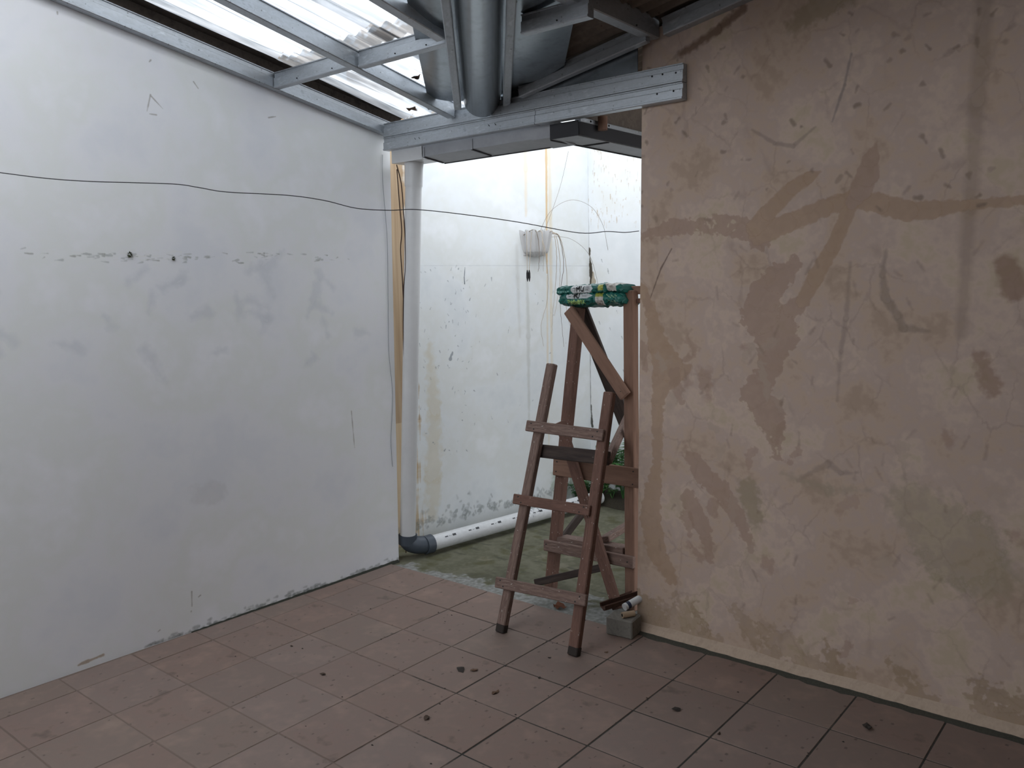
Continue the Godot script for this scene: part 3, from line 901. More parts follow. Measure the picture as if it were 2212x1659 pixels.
func closure() -> void:
	var st := begin()
	var z := -3.120
	var y0 := 2.405
	var f := [Vector3(-2.60, y0, z), Vector3(-1.862, y0, z), Vector3(-1.862, yB(-1.862) + 0.074, z), Vector3(-2.60, yB(-2.60) + 0.074, z)]
	var b := Vector3(0, 0, -0.003)
	quad(st, f[0], f[1], f[2], f[3], Vector3(0, 0, 1))
	quad(st, f[0] + b, f[1] + b, f[2] + b, f[3] + b, Vector3(0, 0, -1))
	quad(st, f[0], f[1], f[1] + b, f[0] + b, Vector3.DOWN)
	quad(st, f[3], f[2], f[2] + b, f[3] + b, Vector3.UP)
	tag(put("closure_plate", st.commit(), M.sheet_steel), "dark metal closure plate above the eaves beam under the dark roof", "flashing")
	var o := put("closure_board", block_mesh(0.20, 1.84, 0.012, 0.001), M.roof_dark, null, frame(Vector3(-2.225, 2.382, -3.16), Vector3(-2.225, 2.382, -5.0), Vector3(1, 0, 0)))  # added board, hides the sky where the shaded roof underside would show
	tag(o, "added dark board hiding the sky between far fascia and dark roof", "fascia board")

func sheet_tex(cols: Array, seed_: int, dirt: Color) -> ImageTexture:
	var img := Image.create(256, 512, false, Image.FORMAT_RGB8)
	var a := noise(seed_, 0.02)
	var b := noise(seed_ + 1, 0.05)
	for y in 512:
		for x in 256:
			var v := clampf(a.get_noise_2d(x * 3.0, y * 0.14) * 1.4 + 0.60, 0.0, 1.0)  # dirt streaks, deepened in colour to stand in for shading of the corrugation
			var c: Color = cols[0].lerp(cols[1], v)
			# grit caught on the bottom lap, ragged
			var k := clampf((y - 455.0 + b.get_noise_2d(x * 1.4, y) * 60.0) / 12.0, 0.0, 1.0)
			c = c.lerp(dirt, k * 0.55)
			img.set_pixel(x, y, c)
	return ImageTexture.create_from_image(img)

func corrugated(dirx: bool, u0: float, u1: float, lo: Callable, hi: float, height: Callable, lift: float, amp: float, phase: float) -> ArrayMesh:
	# u runs across the waves; v down the slope from lo(u) to hi
	var st := begin()
	var per := 0.076
	var n := int(ceil((u1 - u0) / per * 8.0))
	var rows := 10
	var vs := []
	for i in n + 1:
		var u := lerpf(u0, u1, float(i) / n)
		var l: float = lo.call(u)
		var w := amp * cos(TAU * (u / per) + phase)
		var dw := -amp * TAU / per * sin(TAU * (u / per) + phase)
		var col := []
		for j in rows + 1:
			var v := lerpf(l, hi, float(j) / rows)
			var p := Vector3(u, 0, v) if dirx else Vector3(v, 0, u)
			p.y = height.call(p.x, p.z) + lift + w + 0.004 * sin(v * 5.0 + u * 9.0)
			var nn := Vector3(-dw, 1, -0.19) if dirx else Vector3(-0.18, 1, -dw)
			col.append([p, nn.normalized(), Vector2(float(i) / n, 1.0 - float(j) / rows)])
		vs.append(col)
	for i in n:
		for j in rows:
			if vs[i][0][0].distance_to(vs[i][rows][0]) < 0.02:
				continue
			var q := [vs[i][j], vs[i + 1][j], vs[i + 1][j + 1], vs[i][j + 1]]
			var f: Vector3 = (q[1][0] - q[0][0]).cross(q[3][0] - q[0][0])
			var order := [0, 1, 2, 0, 2, 3] if f.y < 0.0 else [0, 2, 1, 0, 3, 2]
			for o in order:
				st.set_normal(q[o][1]); st.set_uv(q[o][2]); st.add_vertex(q[o][0])
	return st.commit()

func build_roof_sheets() -> void:
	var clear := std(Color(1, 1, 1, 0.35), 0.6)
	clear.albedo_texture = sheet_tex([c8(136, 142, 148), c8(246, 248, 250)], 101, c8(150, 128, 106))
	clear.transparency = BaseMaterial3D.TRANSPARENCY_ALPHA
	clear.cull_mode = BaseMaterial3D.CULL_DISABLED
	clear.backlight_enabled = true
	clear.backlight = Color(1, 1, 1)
	# sheets in view made denser; clearer course over the camera added for light
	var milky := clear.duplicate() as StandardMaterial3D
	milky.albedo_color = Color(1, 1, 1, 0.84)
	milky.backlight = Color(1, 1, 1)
	var grp := "corrugated roof sheets"
	var zmin := func(x: float): return -3.10 + (x + 2.52) / 0.865
	var hA := func(_x: float, z: float): return yA(z)
	var hB := func(x: float, _z: float): return yB(x)
	var courses := [[-3.30, -2.40, "over the eaves, nearest the yard"], [-2.52, -1.58, "in the second course above the cross purlin"], [-1.68, 1.95, "in the added clearer course over the camera"]]
	var cols := [[-3.335, -2.62, "beside the white wall"], [-2.70, -1.86, "next to the valley"]]
	for ci in courses.size():
		for k in cols.size():
			var c = courses[ci]
			var u = cols[k]
			if zmin.call(u[0]) > c[1] - 0.1:
				continue
			var lo := func(x: float): return maxf(c[0], minf(zmin.call(x), c[1]))
			var m := corrugated(true, u[0], u[1], lo, c[1], hA, 0.088 + 0.003 * (ci % 2) + 0.004 * k, 0.009, 0.4)
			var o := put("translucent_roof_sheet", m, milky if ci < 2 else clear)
			tag(o, "white translucent corrugated sheet %s %s" % [u[2], c[2]], "roof sheet", grp)
	# old dark flashing strip closing the gap to the white wall
	var st := begin()
	var prof := PackedVector2Array([Vector2(0, 0), Vector2(0.056, 0), Vector2(0.050, 0.165), Vector2(0.044, 0.165), Vector2(0.044, 0.016), Vector2(0, 0.016)])
	prism_into(st, prof, 0.0, 5.20)
	var fl := put("wall_flashing", st.commit(), M.flashing, null, frame(Vector3(lwx(-3.26) + 0.003, yA(-3.26) + 0.078, -3.26), Vector3(lwx(1.85) + 0.003, yA(1.85) + 0.078, 1.85), Vector3(1, 0, 0)))
	tag(fl, "dark weathered flashing strip between white wall and translucent roof", "flashing")
	# opaque sheets: rest of the near roof, and the dark roof on the right
	var k2 := 0
	var where := ["far back over the yard", "over the far end of the yard strip", "behind the peach wall", "over the top of the peach wall", "right of the valley trough", "beyond the stout purlin", "above the right of the room", "near the back of the room", "over the camera side", "at the rear corner"]
	for i in 9:
		var z0 := -5.2 + 0.79 * i
		var z1 := z0 + 0.84
		var lo := func(z: float): return -2.43 if z < -3.05 else minf(-2.70 + 0.865 * (z + 3.10) + 0.14, 1.8)
		var m := corrugated(false, z0, minf(z1, 1.95), lo, 1.95, hB, 0.086 + 0.004 * (i % 2), 0.009, 0.0)
		var o := put("dark_roof_sheet", m, M.roof_dark)
		tag(o, "dark weathered corrugated sheet %s" % where[i], "roof sheet", grp)
	for i in 5:
		var x0 := -1.94 + 0.78 * i
		var lo := func(x: float): return minf(zmin.call(x), 1.9)
		var m := corrugated(true, x0, minf(x0 + 0.84, 1.9), lo, 1.95, hA, 0.09 + 0.004 * (i % 2), 0.009, 0.4)
		var o := put("dark_roof_sheet", m, M.roof_dark)
		tag(o, "dark weathered corrugated sheet left of the valley, %s from the translucent ones" % ["first", "second", "third", "fourth", "fifth"][i], "roof sheet", grp)
	closure()
	# valley: half-round trough with wide flat wings
	var v := thing("valley_gutter", "half-round galvanised valley trough descending to the eaves beam", "valley gutter")
	st = begin()
	var R := 0.088
	var sec := []
	for k in 17:
		var an := PI * k / 16.0
		sec.append([Vector2(-R * cos(an), -R * sin(an) * 0.95), Vector2(-cos(an), -sin(an))])
	var steps := 24
	for i in steps:
		var s0 := 0.02 + 6.2 * i / steps
		var s1 := 0.02 + 6.2 * (i + 1) / steps
		for k in 16:
			var q := []
			for e in [[s0, k], [s0, k + 1], [s1, k + 1], [s1, k]]:
				var d: Vector2 = sec[e[1]][0]
				var nn: Vector2 = sec[e[1]][1]
				q.append([vpt(e[0], d.x, 0.052 + d.y), (VP * nn.x + Vector3.UP * nn.y).normalized()])
			var f: Vector3 = (q[1][0] - q[0][0]).cross(q[3][0] - q[0][0])
			var order := [0, 1, 2, 0, 2, 3] if f.dot(q[0][1] + q[2][1]) < 0.0 else [0, 2, 1, 0, 3, 2]
			for o in order:
				st.set_normal(q[o][1]); st.add_vertex(q[o][0])
	put("trough", st.commit(), M.sheet_steel, v)
	for side in [[-1.0, 0.26, 0.128], [1.0, 0.36, 0.02]]:
		st = begin()
		var wn := noise(111, 1.2)
		for i in 40:
			for k in 6:
				var q := []
				for e in [[i, k], [i, k + 1], [i + 1, k + 1], [i + 1, k]]:
					var s: float = -0.02 + 6.1 * e[0] / 40.0
					var off: float = lerpf(R, side[1], e[1] / 6.0)
					var sag: float = 0.012 * sin(PI * e[1] / 6.0) * (1.0 + wn.get_noise_2d(s * 40.0, side[0] * 50.0))
					q.append(vpt(s, off * side[0], 0.060 + (off - R) * side[2] - sag))
				var n := (q[1] - q[0] as Vector3).cross(q[3] - q[0]).normalized()
				if n.y > 0.0:
					n = -n
				quad(st, q[0], q[1], q[2], q[3], n)
		st.generate_normals()
		put("wing", st.commit(), M.sheet_steel, v)

# ------------------------------------------------------------------ gutters
func build_gutters() -> void:
	# eaves gutter behind the beam, open top box with straps
	var wall := func(w: float, h: float, t: float): return PackedVector2Array([Vector2(-h, 0), Vector2(0, 0), Vector2(0, w), Vector2(-h, w), Vector2(-h, w - t), Vector2(-t, w - t), Vector2(-t, t), Vector2(-h, t)])
	var g := thing("eaves_gutter", "pale grey box gutter hung behind the eaves beam, feeding the downpipe", "gutter", Vector3(-3.41, 2.215, -3.165))
	# local x = down, local z = away to the yard
	var tr := frame(Vector3(0.23, 0, 0), Vector3(0.96, 0, 0), Vector3(0, 0, -1))
	put("channel", prism(PackedVector2Array([Vector2(-0.06, 0), Vector2(0, 0), Vector2(0.018, 0.16), Vector2(-0.06, 0.16), Vector2(-0.06, 0.158), Vector2(0.016, 0.158), Vector2(-0.002, 0.002), Vector2(-0.06, 0.002)]), 0.73), M.gutter, g, fix_down(tr))
	var oc := frame(Vector3(0.0, -0.01, 0), Vector3(0.235, -0.01, 0), Vector3(0, 0, -1))
	put("outlet_box", prism(wall.call(0.140, 0.07, 0.002), 0.235), M.pvc, g, fix_down(oc))
	var cap := frame(Vector3(0.955, -0.004, 0), Vector3(1.075, -0.004, 0), Vector3(0, 0, -1))
	put("corner_piece", prism(PackedVector2Array([Vector2(-0.07, -0.004), Vector2(0.002, -0.004), Vector2(0.020, 0.164), Vector2(-0.07, 0.164)]), 0.13), M.gutter, g, fix_down(cap))
	for x in [0.245, 0.58]:
		var sb := begin()
		prism_into(sb, chamfered(0.012, 0.004, 0.001), 0.0, 0.146)
		put("strap", sb.commit(), M.gutter_dark, g, frame(Vector3(x, -0.003, 0.004), Vector3(x, -0.021, -0.162), Vector3.UP))
		var sc := begin()
		prism_into(sc, chamfered(0.012, 0.004, 0.001), 0.0, 0.05)
		put("strap", sc.commit(), M.gutter, g, frame(Vector3(x, -0.003, 0.003), Vector3(x, 0.047, 0.003), Vector3(0, 0, 1)))
	var rim := begin()
	prism_into(rim, chamfered(0.006, 0.008, 0.002), 0.0, 0.84)
	put("rim", rim.commit(), M.gutter_dark, g, frame(Vector3(0.24, -0.018, -0.158), Vector3(1.08, -0.018, -0.158), Vector3.UP))
	# second gutter along the dark roof, going away from the corner
	var g2 := thing("eaves_gutter", "box gutter under the dark roof edge, running away behind the peach wall", "gutter", Vector3(-2.200, 2.200, -3.165))
	var w2 := PackedVector2Array([Vector2(-0.06, 0), Vector2(0, 0), Vector2(0, 0.145), Vector2(-0.06, 0.145), Vector2(-0.06, 0.143), Vector2(-0.002, 0.143), Vector2(-0.002, 0.002), Vector2(-0.06, 0.002)])
	put("channel", prism(w2, 1.85), M.gutter, g2, fix_down(frame(Vector3.ZERO, Vector3(0, 0, -1.85), Vector3(-1, 0, 0))))
	put("end_cap", block_mesh(0.066, 0.158, 0.004, 0.001), M.gutter_dark, g2, frame(Vector3(-0.148, 0.033, 0.004), Vector3(0.010, 0.033, 0.004), Vector3(0, 0, 1)))
	for z in [-0.25, -0.83, -1.4]:
		var sb := begin()
		prism_into(sb, chamfered(0.014, 0.004, 0.001), 0.0, 0.152)
		put("strap", sb.commit(), M.gutter_dark, g2, frame(Vector3(0.004, -0.003, z), Vector3(-0.148, -0.003, z), Vector3.UP))
	var rim2 := begin()
	prism_into(rim2, chamfered(0.006, 0.010, 0.002), 0.0, 1.85)
	put("rim", rim2.commit(), M.gutter_dark, g2, frame(Vector3(-0.147, -0.001, 0), Vector3(-0.147, -0.001, -1.85), Vector3.UP))
	var fas := member("fascia_channel", "pale galvanised fascia channel above the far gutter", Vector3(-2.200, 2.270, -3.17), Vector3(-2.200, 2.270, -5.0), Vector3(1, 0, 0), chamfered(0.020, 0.03, 0.002), "", M.steel)
	var board := put("fascia_board", block_mesh(0.058, 1.83, 0.010, 0.001), M.gutter_dark, null, frame(Vector3(-2.191, 2.231, -3.165), Vector3(-2.191, 2.231, -4.995), Vector3(1, 0, 0)))
	tag(board, "dark board between far gutter and pale fascia channel", "fascia board")
	for z in [-3.25, -3.40, -3.72]:
		screw(fas, Vector3(-2.186, 2.270, z), Vector3(1, 0, 0), 0.005)
	var stub := put("wood_stub", tube([Vector3.ZERO, Vector3(0, 0.06, 0)], 0.022, 14), M.wood_tan, null, Transform3D(Basis(), Vector3(-2.160, 2.236, -3.31)))
	tag(stub, "short round timber stub hanging against the far fascia", "timber stub")

# frame() leaves local x pointing one way or the other; turn it so that it points down
func fix_down(t: Transform3D) -> Transform3D:
	if t.basis.x.y > 0.0:
		t.basis = Basis(-t.basis.x, t.basis.y, t.basis.z)
	return t

# ------------------------------------------------------------------ pipes
func build_pipes() -> void:
	var top := Vector3(-3.313, 2.205, -3.235)
	var bot := Vector3(-3.462, 0.105, -3.225)
	var d := thing("downpipe", "white plastic downpipe leaning in the corner below the gutter", "pipe", Vector3(bot.x, 0.0, bot.z))
	var o := Vector3(bot.x, 0, bot.z)
	put("pipe", tube([bot - o, top - o], 0.0445, 24), M.pvc, d)
	var ax := (top - bot).normalized()
	put("coupling", tube([top - o - ax * 0.125, top - o - ax * 0.122, top - o - ax * 0.03, top - o - ax * 0.028], [0.0450, 0.0485, 0.0490, 0.0450], 24), M.pvc, d)
	put("outlet_collar", tube([top - o - ax * 0.03, top - o, top - o + ax * 0.012, top - o + ax * 0.02], [0.049, 0.052, 0.062, 0.064], 24), M.pvc, d)
	# dark elbow
	var h0 := Vector3(-3.405, 0.058, -3.335)
	var hd := (Vector3(-3.18, 0.058, -4.80) - h0).normalized()
	var path := []
	var corner := Vector3(bot.x, 0.058, bot.z)
	var e0 := bot + Vector3(0, 0.005, 0)
	var e1 := h0
	for k in 11:
		var t := k / 10.0
		path.append(e0 * (1 - t) * (1 - t) + corner * 2.0 * t * (1 - t) + e1 * t * t - o)
	put("elbow", tube(path, 0.051, 24), M.pvc_grey, d)
	put("elbow_socket", tube([e0 - o + ax * -0.03, e0 - o + ax * 0.022, e0 - o + ax * 0.024], [0.053, 0.0545, 0.046], 24), M.pvc_grey, d)
	put("elbow_socket", tube([e1 - o - hd * 0.03, e1 - o + hd * 0.02, e1 - o + hd * 0.022], [0.053, 0.0545, 0.046], 24), M.pvc_grey, d)
	# long pipe on the ground with its printed dashes
	var img := Image.create(1024, 128, false, Image.FORMAT_RGB8)
	img.fill(c8(202, 204, 206))
	var nn := noise(121, 0.03)
	for y in 128:
		for x in 1024:
			img.set_pixel(x, y, c8(198, 200, 202).lerp(c8(208, 210, 212), clampf(nn.get_noise_2d(x, y * 3.0) + 0.5, 0.0, 1.0)))
	for k in 8:
		var x := 60 + k * 124
		var y := 113
		for seg in [[0, 15, 3], [22, 6, 1], [31, 4, 1], [39, 18, 6]]:
			img.fill_rect(Rect2i(x + seg[0], y - seg[2] / 2, seg[1], seg[2]), c8(52, 54, 58))
	var r := RandomNumberGenerator.new()
	r.seed = 122
	for k in 30:
		img.fill_rect(Rect2i(520 + r.randi_range(0, 60), 92 + r.randi_range(0, 32), r.randi_range(1, 3), r.randi_range(1, 8)), c8(128, 130, 134))
	img.fill_rect(Rect2i(596, 98, 3, 14), c8(44, 46, 50))
	img.fill_rect(Rect2i(588, 111, 11, 3), c8(44, 46, 50))
	var pm := std(Color.WHITE, 0.4)
	pm.albedo_texture = ImageTexture.create_from_image(img)
	var p0 := h0 + hd * 0.01
	var p1 := Vector3(-3.185, 0.056, -4.80)
	var g := put("drain_pipe", tube([Vector3.ZERO, p1 - p0], 0.0445, 32, true, 1.0 / p0.distance_to(p1)), pm, null, Transform3D(Basis(), p0))
	tag(g, "long white plastic drain pipe lying along the foot of the yard wall", "pipe")

# ------------------------------------------------------------------ timber
func lad(y: float, z0: float, k: float) -> float:
	return z0 - k * y

func nails(parent: Node, pts: Array) -> void:
	for p in pts:
		put("nail", tube([p, p + Vector3(0, 0, 0.002)], 0.0035, 6), M.screw, parent)

func build_step_ladder() -> void:
	var t := thing("step_ladder", "low reddish-brown timber ladder with three nailed rungs, standing in front", "ladder")
	var fz := Vector3(0, 0.3, 1).normalized()
	batten("rail", t, Vector3(-2.350, 0.0, -2.735), Vector3(-2.304, 1.180, -3.089), 0.046, 0.034, fz, M.wood_grey, 0.004)
	batten("rail", t, Vector3(-1.953, 0.0, -2.735), Vector3(-1.970, 1.074, -3.057), 0.048, 0.034, fz, M.wood_red, 0.004)
	for f in [[-2.350, -2.735, 0.0472], [-1.953, -2.735, 0.0492]]:
		put("foot", block_mesh(f[2], 0.040, 0.0352, 0.004), M.wood_foot, t, frame(Vector3(f[0], 0.0, f[1]), Vector3(f[0] + 0.001, 0.040, f[1] - 0.012), fz))
	var rungs := [[Vector3(-2.374, 0.901, -2.982), Vector3(-1.952, 0.897, -2.980), M.wood_grey, 0.050], [Vector3(-2.380, 0.577, -2.884), Vector3(-1.962, 0.585, -2.886), M.wood_red, 0.046], [Vector3(-2.404, 0.211, -2.773), Vector3(-1.914, 0.233, -2.780), M.wood_grey, 0.048]]
	for r in rungs:
		var b := batten("rung", t, r[0], r[1], r[3], 0.022, fz, r[2])
		for e in [0.03, 0.05]:
			for s in [e, r[0].distance_to(r[1]) - e]:
				put("nail", tube([Vector3(0.012 * (1.0 if e > 0.04 else -1.0), s, 0.011), Vector3(0.012 * (1.0 if e > 0.04 else -1.0), s, 0.0125)], 0.0035, 6), M.screw, b)
	batten("rear_bar", t, Vector3(-2.36, 0.782, -3.015), Vector3(-1.955, 0.790, -3.018), 0.060, 0.032, fz, M.wood_dark)
	batten("rear_strut", t, Vector3(-1.985, 0.765, -3.055), Vector3(-2.265, 0.872, -3.70), 0.034, 0.034, Vector3(1, 0.3, 0.2), M.wood_grey)

func build_trestle() -> void:
	var t := thing("trestle_ladder", "tall brown timber trestle ladder behind, half hidden by the peach wall", "ladder")
	var fz := Vector3(0, 0.1, 1).normalized()
	batten("leg", t, Vector3(-2.507, -0.005, -3.318), Vector3(-2.410, 1.425, -3.461), 0.052, 0.05, fz, M.wood_red, 0.004)
	batten("leg", t, Vector3(-2.021, -0.005, -3.318), Vector3(-2.114, 1.505, -3.469), 0.056, 0.05, fz, M.wood_tan, 0.004)
	batten("brace", t, Vector3(-2.425, 1.418, -3.395), Vector3(-2.075, 1.014, -3.355), 0.060, 0.020, fz, M.wood_tan)
	batten("brace", t, Vector3(-2.424, 0.868, -3.308), Vector3(-2.042, 0.024, -3.222), 0.054, 0.022, fz, M.wood_red)
	batten("step_board", t, Vector3(-2.488, 0.634, -3.337), Vector3(-1.985, 0.634, -3.337), 0.093, 0.020, fz, M.wood_tan)
	batten("step_board", t, Vector3(-2.526, 0.226, -3.297), Vector3(-1.998, 0.236, -3.298), 0.056, 0.022, fz, M.wood_grey)
	batten("top_board", t, Vector3(-2.46, 1.450, -3.53), Vector3(-2.02, 1.458, -3.53), 0.12, 0.022, Vector3.UP, M.wood_red)
	batten("top_arm", t, Vector3(-2.14, 1.508, -3.50), Vector3(-1.98, 1.507, -3.50), 0.038, 0.03, fz, M.wood_tan)
	# back of the trestle
	batten("rear_leg", t, Vector3(-2.455, 1.435, -3.53), Vector3(-2.285, 0.55, -3.87), 0.072, 0.03, Vector3(0.2, 0.35, 1), M.wood_dark)
	batten("rear_leg", t, Vector3(-2.02, 1.43, -3.55), Vector3(-1.96, 0.0, -3.95), 0.05, 0.04, Vector3(0, 0.35, 1), M.wood_red)
	batten("rear_brace", t, Vector3(-2.575, 0.340, -3.80), Vector3(-2.665, 0.105, -3.57), 0.036, 0.036, Vector3(1, 0, 0.9), M.wood_dark)
	batten("rear_leg", t, Vector3(-2.30, 0.60, -3.86), Vector3(-2.40, -0.005, -4.02), 0.04, 0.04, Vector3(0, 0.3, 1), M.wood_dark)
	# lowest tread: loose plank, side rail going back, strut at the foot
	batten("tread", t, Vector3(-2.468, 0.247, -3.365), Vector3(-2.075, 0.262, -3.365), 0.040, 0.09, fz, M.wood_grey)
	batten("side_rail", t, Vector3(-2.205, 0.295, -3.36), Vector3(-2.345, 0.248, -3.95), 0.030, 0.05, Vector3(1, 0.2, 0), M.wood_grey)
	batten("foot_strut", t, Vector3(-2.462, 0.088, -3.130), Vector3(-2.19, 0.172, -3.300), 0.036, 0.040, Vector3(0.4, 0.3, 1), M.wood_dark)
	nails(t, [Vector3(-2.462, 0.66, -3.327), Vector3(-2.465, 0.61, -3.322), Vector3(-2.02, 0.665, -3.329), Vector3(-2.02, 0.605, -3.323), Vector3(-2.402, 1.395, -3.386), Vector3(-2.098, 1.035, -3.349), Vector3(-2.508, 0.235, -3.286), Vector3(-2.03, 0.236, -3.287)])

# ------------------------------------------------------------------ folded bags
# strokes of the few letters needed, on a 4 x 6 grid, y up
func letter(ch: String) -> Array:
	match ch:
		"M": return [[0, 0, 0, 6, 2, 2.4, 4, 6, 4, 0]]
		"U": return [[0, 6, 0, 1.2, 1, 0, 3, 0, 4, 1.2, 4, 6]]
		"T": return [[0, 6, 4, 6], [2, 6, 2, 0]]
		"h": return [[0, 6, 0, 0], [0, 2.8, 1.4, 3.8, 2.8, 3, 2.8, 0]]
		"i": return [[1, 4, 1, 0], [1, 5.4, 1, 6]]
		"n": return [[0, 4, 0, 0], [0, 2.8, 1.4, 3.8, 2.8, 3, 2.8, 0]]
		"B": return [[0, 0, 0, 6, 2.4, 6, 3.2, 5, 2.4, 3.2, 0, 3.2], [2.4, 3.2, 3.6, 1.8, 2.6, 0, 0, 0]]
		"e": return [[0, 2, 3, 2, 2.6, 3.6, 0.8, 3.8, 0, 2, 0.8, 0.2, 3, 0.4]]
		"d": return [[3, 6, 3, 0], [3, 2.8, 1.6, 3.8, 0, 2, 1.4, 0, 3, 0.8]]
		"A": return [[0, 0, 2, 6, 4, 0], [0.8, 2.2, 3.2, 2.2]]
		"X": return [[0, 0, 4, 6], [0, 6, 4, 0]]
	return []

func write(img: Image, text: String, x: float, y: float, s: float, thick: float, col: Color, adv := 5.2) -> void:
	var cx := x
	for ch in text:
		for line in letter(ch):
			for k in range(0, line.size() - 2, 2):
				var a := Vector2(cx + line[k] * s, y - line[k + 1] * s)
				var b := Vector2(cx + line[k + 2] * s, y - line[k + 3] * s)
				var x0 := clampi(int(minf(a.x, b.x) - thick - 1), 0, img.get_width() - 1)
				var x1 := clampi(int(maxf(a.x, b.x) + thick + 1), 0, img.get_width() - 1)
				var y0 := clampi(int(minf(a.y, b.y) - thick - 1), 0, img.get_height() - 1)
				var y1 := clampi(int(maxf(a.y, b.y) + thick + 1), 0, img.get_height() - 1)
				for yy in range(y0, y1 + 1):
					for xx in range(x0, x1 + 1):
						var d: float = seg_dist(Vector2(xx, yy), a, b)[0]
						var kk := clampf(thick - d + 0.5, 0.0, 1.0)
						if kk > 0.0:
							img.set_pixel(xx, yy, img.get_pixel(xx, yy).lerp(col, kk))
		cx += (adv if ch == ch.to_upper() else adv * 0.78) * s * (0.55 if ch == "i" else 1.0)

func bag_mesh(length: float, hgt: float, dep: float, seed_: int, sag: float) -> ArrayMesh:
	var st := begin()
	var nz := noise(seed_, 9.0, FastNoiseLite.TYPE_SIMPLEX_SMOOTH, 3)
	var nu := 44
	var nv := 28
	var g := []
	for i in nu + 1:
		var u := float(i) / nu
		var row := []
		var endf := pow(clampf(minf(u, 1.0 - u) / 0.05, 0.0, 1.0), 0.45)
		for j in nv:
			var an := TAU * j / nv
			var cy := signf(sin(an)) * pow(absf(sin(an)), 0.62)
			var cz := signf(cos(an)) * pow(absf(cos(an)), 0.45)
			var crease := nz.get_noise_3d(u * 1.9, sin(an) * 0.16, cos(an) * 0.3)
			var fold := 0.16 * sin(u * 23.0 + 3.0 * sin(an)) * clampf(u * 2.0 - 0.7, 0.0, 1.0)
			var yy := cy * hgt * 0.5 * (0.35 + 0.65 * endf) * (1.0 + 0.50 * crease + fold) + sag * sin(u * 5.0 + seed_)
			var zz := cz * dep * 0.5 * (0.75 + 0.25 * endf) * (1.0 + 0.10 * nz.get_noise_3d(u * 2.0, an * 0.2, 7.0))
			var xx := (u - 0.5) * length + 0.006 * nz.get_noise_3d(an, u, 3.0) + 0.008 * cy * (1.0 if u < 0.5 else -1.0)
			row.append(Vector3(xx, yy, zz))
		g.append(row)
	for i in nu:
		for j in nv:
			var j2 := (j + 1) % nv
			var q := [g[i][j], g[i + 1][j], g[i + 1][j2], g[i][j2]]
			var n: Vector3 = (q[1] - q[0] as Vector3).cross(q[3] - q[0])
			var mid := (q[0] + q[2]) / 2.0 as Vector3
			if n.dot(Vector3(0, mid.y / hgt, mid.z / dep)) < 0.0:
				n = -n
			var uv := []
			for p in q:
				uv.append(Vector2(p.x / length + 0.5, 0.5 - p.y / (hgt * 1.3)))
			quad(st, q[0], q[1], q[2], q[3], n.normalized(), uv)
	for e in [0, nu]:
		var c := Vector3.ZERO
		for p in g[e]:
			c += p / nv
		for j in nv:
			tri(st, c, g[e][j], g[e][(j + 1) % nv], Vector3(-1 if e == 0 else 1, 0, 0), Vector2(0.02, 0.5), Vector2(0.02, 0.5), Vector2(0.02, 0.5))
	return st.commit()

func bag_print(lower: bool) -> StandardMaterial3D:
	var img := Image.create(768, 128, false, Image.FORMAT_RGB8)
	var nz := noise(131, 0.02)
	for y in 128:
		for x in 768:
			img.set_pixel(x, y, c8(8, 84, 78).lerp(c8(14, 104, 92), clampf(nz.get_noise_2d(x, y) + 0.5, 0.0, 1.0)))
	var white := c8(196, 200, 200)
	var cap := func(x0: float, x1: float, y0: float, y1: float, tip: float):
		for y in range(int(y0), int(y1)):
			for x in range(int(x0), int(x1)):
				var ry := absf((y - (y0 + y1) / 2.0) / ((y1 - y0) / 2.0))
				if x > x0 + 26.0 * ry * ry and x < x1 - tip * ry:
					img.set_pixel(x, y, white)
	if lower:
		cap.call(110, 440, 26, 68, 70)
		write(img, "MU", 212, 62, 5.6, 5.0, c8(18, 22, 24), 6.4)
		img.fill_rect(Rect2i(140, 48, 34, 4), c8(30, 34, 36))
		img.fill_rect(Rect2i(310, 42, 70, 3), c8(90, 94, 96))
		img.fill_rect(Rect2i(310, 50, 56, 3), c8(90, 94, 96))
		write(img, "ThinBedMAX", 128, 106, 4.6, 3.4, c8(176, 206, 120), 5.4)
		img.fill_rect(Rect2i(470, 58, 96, 70), c8(190, 186, 180))
		img.fill_rect(Rect2i(470, 30, 92, 28), c8(150, 156, 60))
		for k in 9:
			img.fill_rect(Rect2i(600 + k * 14, 40 + (k * 7) % 22, 9, 9), c8(170, 196, 150))
		for k in 6:
			img.fill_rect(Rect2i(620 + k * 16, 82 + (k * 5) % 16, 8, 9), c8(170, 196, 170))
	else:
		cap.call(196, 470, 20, 104, 40)
		write(img, "MU", 270, 82, 8.0, 6.0, c8(16, 20, 22), 6.2)
		img.fill_rect(Rect2i(228, 46, 26, 7), c8(24, 28, 30))
		img.fill_rect(Rect2i(350, 44, 76, 4), c8(80, 84, 86))
		img.fill_rect(Rect2i(350, 58, 84, 4), c8(80, 84, 86))
		img.fill_rect(Rect2i(350, 72, 76, 4), c8(80, 84, 86))
		for k in 8:
			img.fill_rect(Rect2i(20 + k * 20, 74, 11, 15), c8(140, 186, 176))
		img.fill_rect(Rect2i(520, 24, 64, 60), c8(160, 164, 70))
		for y in range(10, 96):
			for x in range(600, 740):
				if x - 600 > (y - 10) * 0.5 and x < 740 - (96 - y) * 0.2:
					img.set_pixel(x, y, c8(176, 172, 164))
	var m := std(Color.WHITE, 0.5)
	m.albedo_texture = ImageTexture.create_from_image(img)
	return m

